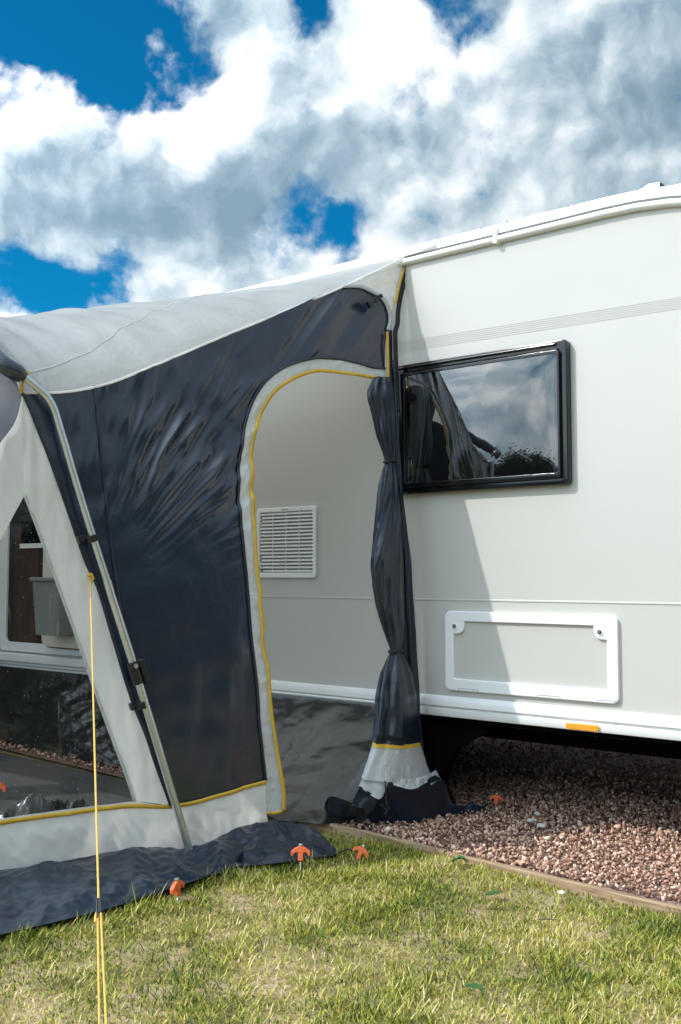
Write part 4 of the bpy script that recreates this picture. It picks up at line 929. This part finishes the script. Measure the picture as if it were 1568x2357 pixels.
# ---------------------------------------------------------------- draught skirt under the caravan sill
sk = thing('draught_skirt', 'wrinkled dark sheet hanging from the caravan sill inside the awning', 'draught skirt', (-4, WALL - .1, 0))
nx, nz_ = 320, 60; X = np.linspace(-7.5, -2.42, nx); T = np.linspace(0, 1, nz_)
XX, TT = np.meshgrid(X, T, indexing='ij')
outw = np.interp(XX, [-7.5, -5.6, -4.1, -3.3, -2.95, -2.72, -2.58, -2.42], [.10, .05, .14, .30, .40, .46, .40, .18])
zz = .440 * (1 - TT**.9) + .0; dr_ = .016 + outw * TT**1.5
wv = .020 * noise(XX * 2.2, TT * 1.8, 131) + .011 * (1 - 2 * np.abs(noise(XX * 3.1 + TT * 2, TT * 2.6, 132))) + .006 * noise(XX * 9 + TT * 4, TT * 6, 133) + .0028 * noise(XX * 28, TT * 18, 134)
env = np.minimum(1, TT * 4)
YY = WALL - dr_ - env * (wv + .012) ; ZZ = zz + .014 + np.where(TT > .8, (TT - .8) * .14 * noise(XX * 4, TT * 2, 135), 0)
ZZ = ZZ + (.012 * noise(XX * 9, TT * 0, 136)) * (1 - env)
mk('skirt_sheet', np.stack([XX, YY, np.maximum(ZZ, .012)], -1).reshape(-1, 3), gridfaces(nx, nz_), M['darksheet'], sk)
b = MB(); b.tube([(x, WALL - .018, .452) for x in np.linspace(-7.5, -2.42, 40)], .006, 6); b.build('skirt_beading', M['trim'], sk, True)

# ---------------------------------------------------------------- ground mat, crumpled groundsheet inside
xs_ = np.linspace(-7, -2.86, 120); ys_ = np.linspace(1.3, 3.17, 60); XX, YY = np.meshgrid(xs_, ys_, indexing='ij')
xmax = PC + .304 * YY - .06 - .55 * np.clip((YY - 2.55) / .25, 0, 1); XX = -7 + (XX + 7) / (7 - 2.86) * (xmax + 7)
ZZ = .016 + .006 * fbm(XX * 1.2, YY * 3, 141) + .002 * noise(XX * 14, YY * 14, 142)
YY = YY - .03 * (XX + 4.5) * (YY - 1.3) / 1.87
tag(mk('ground_mat', np.stack([XX, YY, ZZ], -1).reshape(-1, 3), gridfaces(120, 60), M['mat']), 'flat dark grey mat covering the ground inside the awning, seen through the clear window', 'ground mat')
nA, nB = 150, 60
ci = [P3(*q_, -.05) for q_ in pws([(-300, 1880), (0, 1862), (100, 1850), (200, 1838), (300, 1836), (380, 1850)])]
uu, tt_ = np.meshgrid(np.linspace(0, 1, nA), np.linspace(0, 1, nB), indexing='ij')
base = resample([tuple(q_) for q_ in ci], nA); XX = base[:, 0][:, None] - .42 * tt_ * (1 - .6 * uu); YY = base[:, 1][:, None] + .06 * tt_
hp = .185 * np.exp(-((tt_ - .4) / .30)**2) * (.86 + .34 * noise(uu * 7, tt_ * 2, 151)) * np.minimum(1, (1 - uu) * 3 + .15)
ZZ = .05 + hp + .032 * (1 - 2 * np.abs(noise(uu * 13, tt_ * 4, 152))) + .012 * noise(uu * 40, tt_ * 14, 153)
tag(mk('crumpled_groundsheet', np.stack([XX, YY, np.maximum(ZZ, .022)], -1).reshape(-1, 3), gridfaces(nA, nB), nylon('black_plastic_sheet', (.018, .018, .02), .16, 0, .8, 1.2, spec=.8)), 'crumpled shiny black plastic sheet lying just inside the clear triangular window', 'plastic sheet')

# ---------------------------------------------------------------- guy line
S = P3(*pw(203, 1333), .02); G = on_z(240, 2560, 0.0)
gl = thing('guy_line', 'taut yellow guy line with black slider crossing the white awning panel', 'guy line', G)
dS = (G - S)
def atpx(py):   # point of the line that shows at this height
    lo, hi = 0., 1.
    for _ in range(40):
        mi = (lo + hi) / 2; q_ = S + dS * mi - CAM; v_ = CY - FOC * q_.dot(UPV) / q_.dot(FWD)
        if v_ < py: lo = mi
        else: hi = mi
    return S + dS * lo
SLp = atpx(2085); n_l = 46
def twisted(name, a, c, r, off=V((0, 0, 0))):
    b = MB(); k = 200; P = []; R = []
    for i in range(k):
        t = i / (k - 1); P.append(a.lerp(c, t) + off + V((0, 0, -.004 * math.sin(math.pi * t)))); R.append(r * (1 + .10 * math.sin(i * 2.1)))
    b.tube(P, R, 8); return b.build(name, M['cord'], gl, True)
twisted('single_cord', S, SLp, .0026)
sd_ = R2
twisted('return_cord', SLp + sd_ * .004, G + sd_ * .012, .0024); twisted('return_cord', SLp - sd_ * .003, G - sd_ * .006, .0024)
u_ = dS.normalized(); b = MB(); b.obox(SLp, u_ * .020, sd_ * .0065, u_.cross(sd_).normalized() * .003); b.obox(SLp - sd_ * .004 + u_ * .008, u_ * .026, sd_ * .002, u_.cross(sd_).normalized() * .005); b.build('slider', M['black'], gl, bevel=.0015)
b = MB(); b.tube([SLp - sd_ * .005 + u_ * .018, SLp - sd_ * .008 + u_ * .030, SLp - sd_ * .009 + u_ * .045], .003, 6); b.build('cord_knot', M['cord'], gl, True)
b = MB(); b.tube([S + V((0, -.012, .010)), S + V((.004, 0, .014)), S + V((.004, .008, 0)), S + V((.004, 0, -.010)), S], .0075, 8); b.build('guy_tab', M['yellow'], gl, True)

# ---------------------------------------------------------------- pegs
def peg(pos, size, rot, tilt, label, sink=.03, parts=None, group='orange tent pegs'):
    t = thing('tent_peg', label, 'tent peg', pos, group)
    Mx = Matrix.Rotation(rot, 3, 'Z') @ Matrix.Rotation(tilt[0], 3, 'X') @ Matrix.Rotation(tilt[1], 3, 'Y')
    def tf(p_): return V(pos) + Mx @ (V(p_) * size)
    # orange head: two drooping arms and a stem, cut from one thick plate
    prof = [(-.5, .30), (-.5, .52), (-.28, .68), (-.10, .76), (.10, .76), (.28, .68), (.5, .52), (.5, .30), (.40, .26), (.34, .42), (.20, .48), (.14, .42), (.13, .04), (-.13, .04), (-.14, .42), (-.20, .48), (-.34, .42), (-.40, .26)]
    b = MB(); b.prism([(x, -.11, z) for x, z in prof], (0, .22, 0)); b.v = [tuple(tf(q_)) for q_ in b.v]; b.build('peg_head', M['orange'], t, bevel=.0022)
    b = MB(); b.tube([(0, 0, .76), (0, 0, .80)], .085, 12); b.tube([(0, 0, .80), (0, 0, .88)], .13, 6); b.v = [tuple(tf(q_)) for q_ in b.v]; b.build('nail_head', M['steel'], t, False, .0008)
    pts = []; R = []
    for i in range(60): z = .06 - i * .016; pts.append((0, 0, z)); R.append(.062 if i % 2 else .048)
    b = MB(); b.tube(pts, R, 10); b.v = [tuple(tf(q_)) for q_ in b.v]; b.build('nail_shank', M['steel'], t, True)
    return t
yaw = math.atan2(R2.y, R2.x)
def gp(px, py, h=0): p_ = on_z(px, py, 0); return V((p_.x, p_.y, h))
peg(gp(692, 2004, .030), .066, yaw, (-.12, 0), 'upright orange tent peg in front of the navy flap tip, steel shank showing')
peg(gp(823, 1981, .004), .060, yaw - .1, (-.25, .45), 'orange tent peg tilted over in the grass, right of the navy flap tip', group='orange tent pegs')
peg(gp(409, 2066, .004), .064, yaw + 1.15, (.0, -.1), 'orange tent peg seen edge on at the outer hem of the navy mud flap')
peg(gp(1142, 1866, .024), .056, yaw - .05, (-.1, .08), 'orange tent peg in the shaded red gravel beside the caravan')
q_ = gp(-10, 1850, .03); pg = peg(q_, .085, yaw, (0, .1), 'orange tent peg partly seen through the clear window at the left edge')

# ---------------------------------------------------------------- leaves, pebbles, twig
def leaf(px, py, L_, W_, rot, h, label, base=.01, col=None):
    p_ = gp(px, py, base); n, m = 14, 8; P = []
    for i in range(n):
        u = i / (n - 1); w = W_ * math.sin(math.pi * min(1, u * .96 + .03))**.8 * (1 - .3 * u)
        for k in range(m):
            s_ = k / (m - 1) * 2 - 1; x = (u - .5) * L_; y = s_ * w / 2; z = h * (math.sin(u * 3.1) * .9 + s_ * s_ * .5) + .002 * math.sin(u * 19 + k)
            P.append((p_.x + x * math.cos(rot) - y * math.sin(rot), p_.y + x * math.sin(rot) + y * math.cos(rot), p_.z + z))
    o = mk('fallen_leaf', np.array(P), gridfaces(n, m), M['leaf']); tag(o, label, 'leaf', 'fallen green leaves'); return o
leaf(1060, 1999, .055, .036, .5, .016, 'dark green curled leaf on the grass just below the timber edging board', .018)
leaf(1137, 2068, .062, .040, 1.2, .003, 'flat dull green leaf in the middle of the lawn, below the timber edging', .014)
leaf(1093, 2288, .050, .038, .2, .004, 'round green leaf low on the lawn near the bottom of the photo', .014)
leaf(1437, 1886, .030, .022, .9, .006, 'small bright green leaf on the gravel at the edge of the caravan shadow', .022)
def stone(px, py, r_, sq, label, m_='pebble', z=.012, nm='pebble', grp='loose pale stones'):
    import bmesh
    p_ = gp(px, py, z); bm = bmesh.new(); bmesh.ops.create_icosphere(bm, subdivisions=3, radius=1)
    sd = int(px)
    for v in bm.verts:
        k = 1 + .16 * float(noise(v.co.x * 1.6 + sd, v.co.y * 1.6 + v.co.z, sd)); v.co = V((v.co.x * r_ * 1.25 * k, v.co.y * r_ * k, v.co.z * r_ * sq * k)) + p_
    me = bpy.data.meshes.new(nm); bm.to_mesh(me); bm.free(); me.materials.append(M[m_]); me.polygons.foreach_set('use_smooth', [True] * len(me.polygons))
    o = bpy.data.objects.new(nm, me); C.objects.link(o); tag(o, label, 'stone', grp)
stone(1248, 1920, .0155, .6, 'largest smooth pale pebble lying on the sunlit gravel', z=.032)
stone(1222, 1908, .0125, .7, 'angular whitish stone on the gravel just left of the largest pale pebble', z=.032)
stone(1238, 1892, .0115, .8, 'small pale stone on the gravel above the largest pale pebble', z=.032)
stone(1293, 2064, .011, .6, 'lone reddish stone chip lying on the lawn', z=.012)
pa = gp(1240, 2128, .014); b = MB(); b.tube([pa, pa + V((.02, .006, .004)), pa + V((.045, .022, .002))], [.0022, .002, .0012], 6)
tag(b.build('twig', M['twig'], None, True), 'short dark twig on the bare patch in the middle of the lawn', 'twig')

# ---------------------------------------------------------------- hedges: one reflected in the window, one unseen and added
def hedge(x0, y0, x1, y1, h, th, label, n):
    t = rng.random(n); L_ = math.hypot(x1 - x0, y1 - y0); ux, uy = (x1 - x0) / L_, (y1 - y0) / L_
    s = t * L_; hh = h * (.82 + .3 * noise(s * .25, 0 * s, 3) + .12 * noise(s * 1.1, 0 * s, 4)); z = hh * rng.random(n)**.7; off = rng.choice([-1, 1], n) * th * .5 * (1 - .4 * (z / hh)**3) + rng.normal(size=n) * .12
    c_ = np.stack([x0 + ux * s - uy * off, y0 + uy * s + ux * off, z], 1); sz = rng.uniform(.06, .16, n)[:, None]
    a_ = rng.normal(size=(n, 3)); a_ /= np.linalg.norm(a_, axis=1)[:, None]; b_ = np.cross(a_, rng.normal(size=(n, 3))); b_ /= np.linalg.norm(b_, axis=1)[:, None]
    P = np.stack([c_ - a_ * sz, c_ - b_ * sz * .6, c_ + a_ * sz, c_ + b_ * sz * .6], 1).reshape(-1, 3)
    o = thing('hedge', label, 'hedge', (x0, y0, 0)); mk('foliage', P, np.arange(n * 4).reshape(-1, 4), M['foliage'], o, False)
    k = 60; ss = np.linspace(0, L_, k); B = MB()
    for i in range(k):
        hh = h * (.82 + .3 * float(noise(ss[i] * .25, 0, 3))) - .35
        for o_, zz in ((-.35, 0), (-.3, hh), (.3, hh), (.35, 0)): B.v.append((x0 + ux * ss[i] - uy * o_ * th, y0 + uy * ss[i] + ux * o_ * th, zz))
    for i in range(k - 1):
        for j in range(3): B.f.append((i * 4 + j, i * 4 + 4 + j, i * 4 + 5 + j, i * 4 + 1 + j))
    B.build('hedge_core', M['hedge_in'], o)
M['hedge_in'] = mat('shaded_hedge_twigs', (.02, .035, .012), .95)
hedge(11, -14, 13, 16, 5.0, 2.0, 'unseen tall dark hedge added at the right to darken reflections in the awning', 26000)  # added beyond view so the navy side reflects dark, not bright sky
hedge(-52, -32, 4, -33, 2.6, 1.8, 'long low hedge across the field reflected in the caravan window', 34000)
# ---------------------------------------------------------------- trees across the field (they show in the caravan window)
def make_tree(loc, h, label):
    t = thing('field_tree', label, 'tree', loc, 'trees across the field reflected in the window')
    b = MB(); b.tube([V(loc) + V((0, 0, -.1)), V(loc) + V((.1, 0, h * .3)), V(loc) + V((.15, .1, h * .7))], [.35, .25, .08], 10)
    for k in range(5): a_ = k * 1.3; b.tube([V(loc) + V((.1, 0, h * (.28 + .06 * k))), V(loc) + V((math.cos(a_) * h * .28, math.sin(a_) * h * .28, h * (.5 + .07 * k)))], [.13, .04], 6)
    b.build('trunk', M['bark'], t, True)
    cl = rng.normal(size=(60, 3)); cl /= np.linalg.norm(cl, axis=1)[:, None]; cl = cl * rng.uniform(.2, 1, (60, 1)) * np.array([h * .42, h * .42, h * .30]) + np.array(loc) + np.array([0, 0, h * .66])
    n = 60 * 480; c_ = np.repeat(cl, 480, 0) + rng.normal(size=(n, 3)) * h * .06; s_ = rng.uniform(.05, .11, n)[:, None]
    a_ = rng.normal(size=(n, 3)); a_ /= np.linalg.norm(a_, axis=1)[:, None]; b_ = np.cross(a_, rng.normal(size=(n, 3))); b_ /= np.linalg.norm(b_, axis=1)[:, None]
    P = np.stack([c_ - a_ * s_, c_ - b_ * s_ * .6, c_ + a_ * s_, c_ + b_ * s_ * .6], 1).reshape(-1, 3)
    mk('crown', P, np.arange(n * 4).reshape(-1, 4), M['foliage'], t, False)
for (x, y, h, lab) in ((-22, -36, 6.4, 'broad tall tree'), (-28, -37, 6.2, 'wide lower tree'), (-17, -38, 6.0, 'rounded tree'), (-34, -36, 5.2, 'small bushy tree'), (-12, -40, 5.0, 'low spreading tree'), (-41, -38, 5.4, 'dark dense tree')):
    make_tree((x, y, 0), h, lab + ' far across the field, seen only as a reflection in the caravan window')
# ================================================================ SKY, SUN, CAMERA
SUN_D = V((.75, 1.0, -1.13)).normalized()       # direction the light travels
W = bpy.data.worlds.new('World'); bpy.context.scene.world = W; W.use_nodes = True
nt = W.node_tree; bg = nt.nodes['Background']
sky = N(nt, 'ShaderNodeTexSky', sky_type='NISHITA', sun_disc=False)
to = -SUN_D
sky.sun_elevation = math.asin(to.z); sky.sun_rotation = math.atan2(to.x, to.y); sky.altitude = 100; sky.ozone_density = 2.0; sky.air_density = .9
SKY_STR = .08
tc = N(nt, 'ShaderNodeTexCoord'); D = tc.outputs['Generated']
def m2(op, a, b=None, c=None, clamp=False):
    n = N(nt, 'ShaderNodeMath', operation=op, use_clamp=clamp)
    for i, q in enumerate((a, b, c)):
        if q is None: continue
        if isinstance(q, (int, float)): n.inputs[i].default_value = q
        else: L(nt, q, n.inputs[i])
    return n.outputs[0]
# turbulence bends the lookup direction so the cloud outlines billow
def warp(src, scale, amt, detail=4, rough=.55):
    nz = N(nt, 'ShaderNodeTexNoise', i_Scale=scale, i_Detail=detail, i_Roughness=rough); L(nt, src, nz.inputs[0])
    s1 = N(nt, 'ShaderNodeVectorMath', operation='SUBTRACT'); L(nt, nz.outputs['Color'], s1.inputs[0]); s1.inputs[1].default_value = (.5, .5, .5)
    s2 = N(nt, 'ShaderNodeVectorMath', operation='SCALE', i_Scale=amt); L(nt, s1.outputs[0], s2.inputs[0])
    s3 = N(nt, 'ShaderNodeVectorMath', operation='ADD'); L(nt, src, s3.inputs[0]); L(nt, s2.outputs[0], s3.inputs[1]); return s3.outputs[0]
W1 = warp(D, 6.0, .085, 8, .6)
nrm = N(nt, 'ShaderNodeVectorMath', operation='NORMALIZE'); L(nt, W1, nrm.inputs[0]); W1 = nrm.outputs[0]
def blobs(lst, src):
    tot = None
    for px, py, r, w in lst:
        d = ray(px, py).normalized(); ang = r / 2290.0 * .93
        dp = N(nt, 'ShaderNodeVectorMath', operation='DOT_PRODUCT'); L(nt, src, dp.inputs[0]); dp.inputs[1].default_value = d
        e = m2('EXPONENT', m2('MULTIPLY', m2('SUBTRACT', dp.outputs['Value'], 1.0), 2.0 / ang**2))
        tot = m2('MULTIPLY', e, w) if tot is None else m2('MULTIPLY_ADD', e, w, tot)
    return tot
GAPS = [(90, 20, 170, 1.1), (270, 50, 150, .95), (400, 110, 90, .75), (250, 165, 75, .5), (30, 110, 80, .4), (745, 15, 75, .55), (1000, 25, 80, .55), (1120, 60, 50, .25), (560, -30, 80, -.4),
        (862, 475, 80, .62), (712, 525, 90, .68), (795, 560, 70, .5), (590, 580, 60, .3), (45, 640, 95, .75), (150, 660, 65, .5), (305, 588, 65, .5), (275, 692, 65, .5), (1225, 205, 50, .38), (365, 100, 62, -.85), (40, 165, 55, -.4), (1170, 460, 70, .2), (1240, 170, 110, -.4), (1150, 300, 90, -.35), (1460, 270, 120, -.4), (1330, 60, 110, -.3), (1130, 120, 60, -.3)]
GAPS += [(-900, 300, 500, .7), (2600, 100, 500, .6), (900, -900, 500, .8), (1900, -500, 300, .5)]
LIGHT = [(120, 250, 170, .42), (50, 200, 80, .25), (330, 235, 130, .42), (490, 230, 110, .38), (560, 310, 80, .2), (880, 180, 130, .50), (930, 90, 90, .30), (780, 265, 80, .25), (560, 60, 110, .12), (1090, 390, 110, .22), (950, 470, 90, .22), (1240, 340, 110, .15),
         (180, 595, 80, .35), (90, 715, 110, .5), (430, 645, 110, .5), (650, 585, 95, .40), (820, 575, 70, .25), (1100, 170, 110, .10), (150, 130, 60, .1), (365, 100, 60, .1)]
DARK = [(100, 450, 130, .34), (300, 485, 150, .48), (520, 525, 115, .48), (400, 560, 80, .2), (430, 400, 110, .22), (690, 180, 95, .34), (760, 420, 130, .30), (960, 320, 130, .34), (600, 430, 90, .2), (1300, 260, 130, .10), (1490, 60, 150, .16), (1530, 330, 110, .06), (260, 640, 40, .15)]
gaps = blobs(GAPS, W1)
nz1 = N(nt, 'ShaderNodeTexNoise', i_Scale=8.0, i_Detail=10.0, i_Roughness=.55, i_Distortion=.1); L(nt, D, nz1.inputs[0])
nz2 = N(nt, 'ShaderNodeTexNoise', i_Scale=3.2, i_Detail=5.0, i_Roughness=.5); L(nt, D, nz2.inputs[0])
nz3 = N(nt, 'ShaderNodeTexNoise', i_Scale=24.0, i_Detail=9.0, i_Roughness=.55, i_Distortion=.1); L(nt, W1, nz3.inputs[0])
n1 = m2('MULTIPLY_ADD', m2('SUBTRACT', nz3.outputs[0], .5), .45, m2('SUBTRACT', nz1.outputs[0], .5)); n2 = m2('SUBTRACT', nz2.outputs[0], .5)
dens = m2('SUBTRACT', m2('MULTIPLY_ADD', n1, 2.6, m2('MULTIPLY_ADD', n2, .45, .60)), gaps)
cover = N(nt, 'ShaderNodeMapRange', interpolation_type='SMOOTHSTEP'); cover.inputs[1].default_value = -.12; cover.inputs[2].default_value = .40; L(nt, dens, cover.inputs[0])
lt = blobs(LIGHT, W1); dk = blobs(DARK, W1)
# billow relief: the same noise looked up a little towards the sun gives lit and shaded sides
off = N(nt, 'ShaderNodeVectorMath', operation='ADD'); L(nt, W1, off.inputs[0]); off.inputs[1].default_value = tuple(to * .022)
bz = N(nt, 'ShaderNodeTexNoise', i_Scale=11.0, i_Detail=6.0, i_Roughness=.5); L(nt, W1, bz.inputs[0])
bz2 = N(nt, 'ShaderNodeTexNoise', i_Scale=11.0, i_Detail=6.0, i_Roughness=.5); L(nt, off.outputs[0], bz2.inputs[0])
rel = m2('SUBTRACT', bz.outputs[0], bz2.outputs[0])
shade = m2('SUBTRACT', m2('ADD', m2('MULTIPLY_ADD', rel, 2.4, .465), lt), m2('MULTIPLY', dk, .74))
shade = m2('MULTIPLY_ADD', n1, .62, shade)
cr = N(nt, 'ShaderNodeValToRGB'); L(nt, shade, cr.inputs[0]); e = cr.color_ramp.elements
e[0].position = .02; e[0].color = (.16, .24, .30, 1); e[1].position = 1.0; e[1].color = (.86, .87, .88, 1)
for p_, c_ in ((.24, (.23, .315, .385)), (.48, (.37, .455, .515)), (.72, (.58, .635, .67))):
    x = e.new(p_); x.color = (*c_, 1)
CLOUD = .76
# added glow: unseen clouds behind the camera brightened towards the sun to lift shade
dps = N(nt, 'ShaderNodeVectorMath', operation='DOT_PRODUCT'); L(nt, D, dps.inputs[0]); dps.inputs[1].default_value = to
glow = m2('MULTIPLY_ADD', m2('EXPONENT', m2('MULTIPLY', m2('SUBTRACT', dps.outputs['Value'], 1.0), 3.4)), 5.0 * CLOUD, CLOUD)
cs_ = N(nt, 'ShaderNodeVectorMath', operation='SCALE'); L(nt, glow, cs_.inputs['Scale']); L(nt, cr.outputs[0], cs_.inputs[0])
sk = N(nt, 'ShaderNodeVectorMath', operation='MULTIPLY'); L(nt, sky.outputs[0], sk.inputs[0]); sk.inputs[1].default_value = (.02 * SKY_STR, .70 * SKY_STR, .98 * SKY_STR)
mx = N(nt, 'ShaderNodeMix', data_type='RGBA'); L(nt, cover.outputs[0], mx.inputs[0]); L(nt, sk.outputs[0], mx.inputs[6]); L(nt, cs_.outputs[0], mx.inputs[7])
L(nt, mx.outputs[2], bg.inputs[0]); bg.inputs[1].default_value = 1.0
W.cycles.sampling_method = 'MANUAL'; W.cycles.sample_map_resolution = 512

sl = bpy.data.lights.new('sun', 'SUN'); sl.energy = 2.0; sl.angle = math.radians(.55); sl.color = (1, .955, .89)
so = bpy.data.objects.new('sun', sl); C.objects.link(so); so.rotation_euler = SUN_D.to_track_quat('-Z', 'Y').to_euler(); so.location = (-4, -6, 8)

cd = bpy.data.cameras.new('camera'); cam = bpy.data.objects.new('camera', cd); C.objects.link(cam)
cd.sensor_fit = 'HORIZONTAL'; cd.sensor_width = 24; cd.lens = 24 * FOC / 1568; cd.clip_end = 2000; cd.clip_start = .05
cam.matrix_world = Matrix.Translation(CAM) @ Matrix((R2, UPV, -FWD)).transposed().to_4x4()
bpy.context.scene.camera = cam
sc = bpy.context.scene
sc.view_settings.view_transform = 'Standard'; sc.view_settings.look = 'None'; sc.view_settings.exposure = .76; sc.view_settings.gamma = 1
sc.cycles.max_bounces = 10; sc.cycles.transparent_max_bounces = 12; sc.cycles.caustics_reflective = False; sc.cycles.caustics_refractive = False
sc.cycles.use_denoising = True
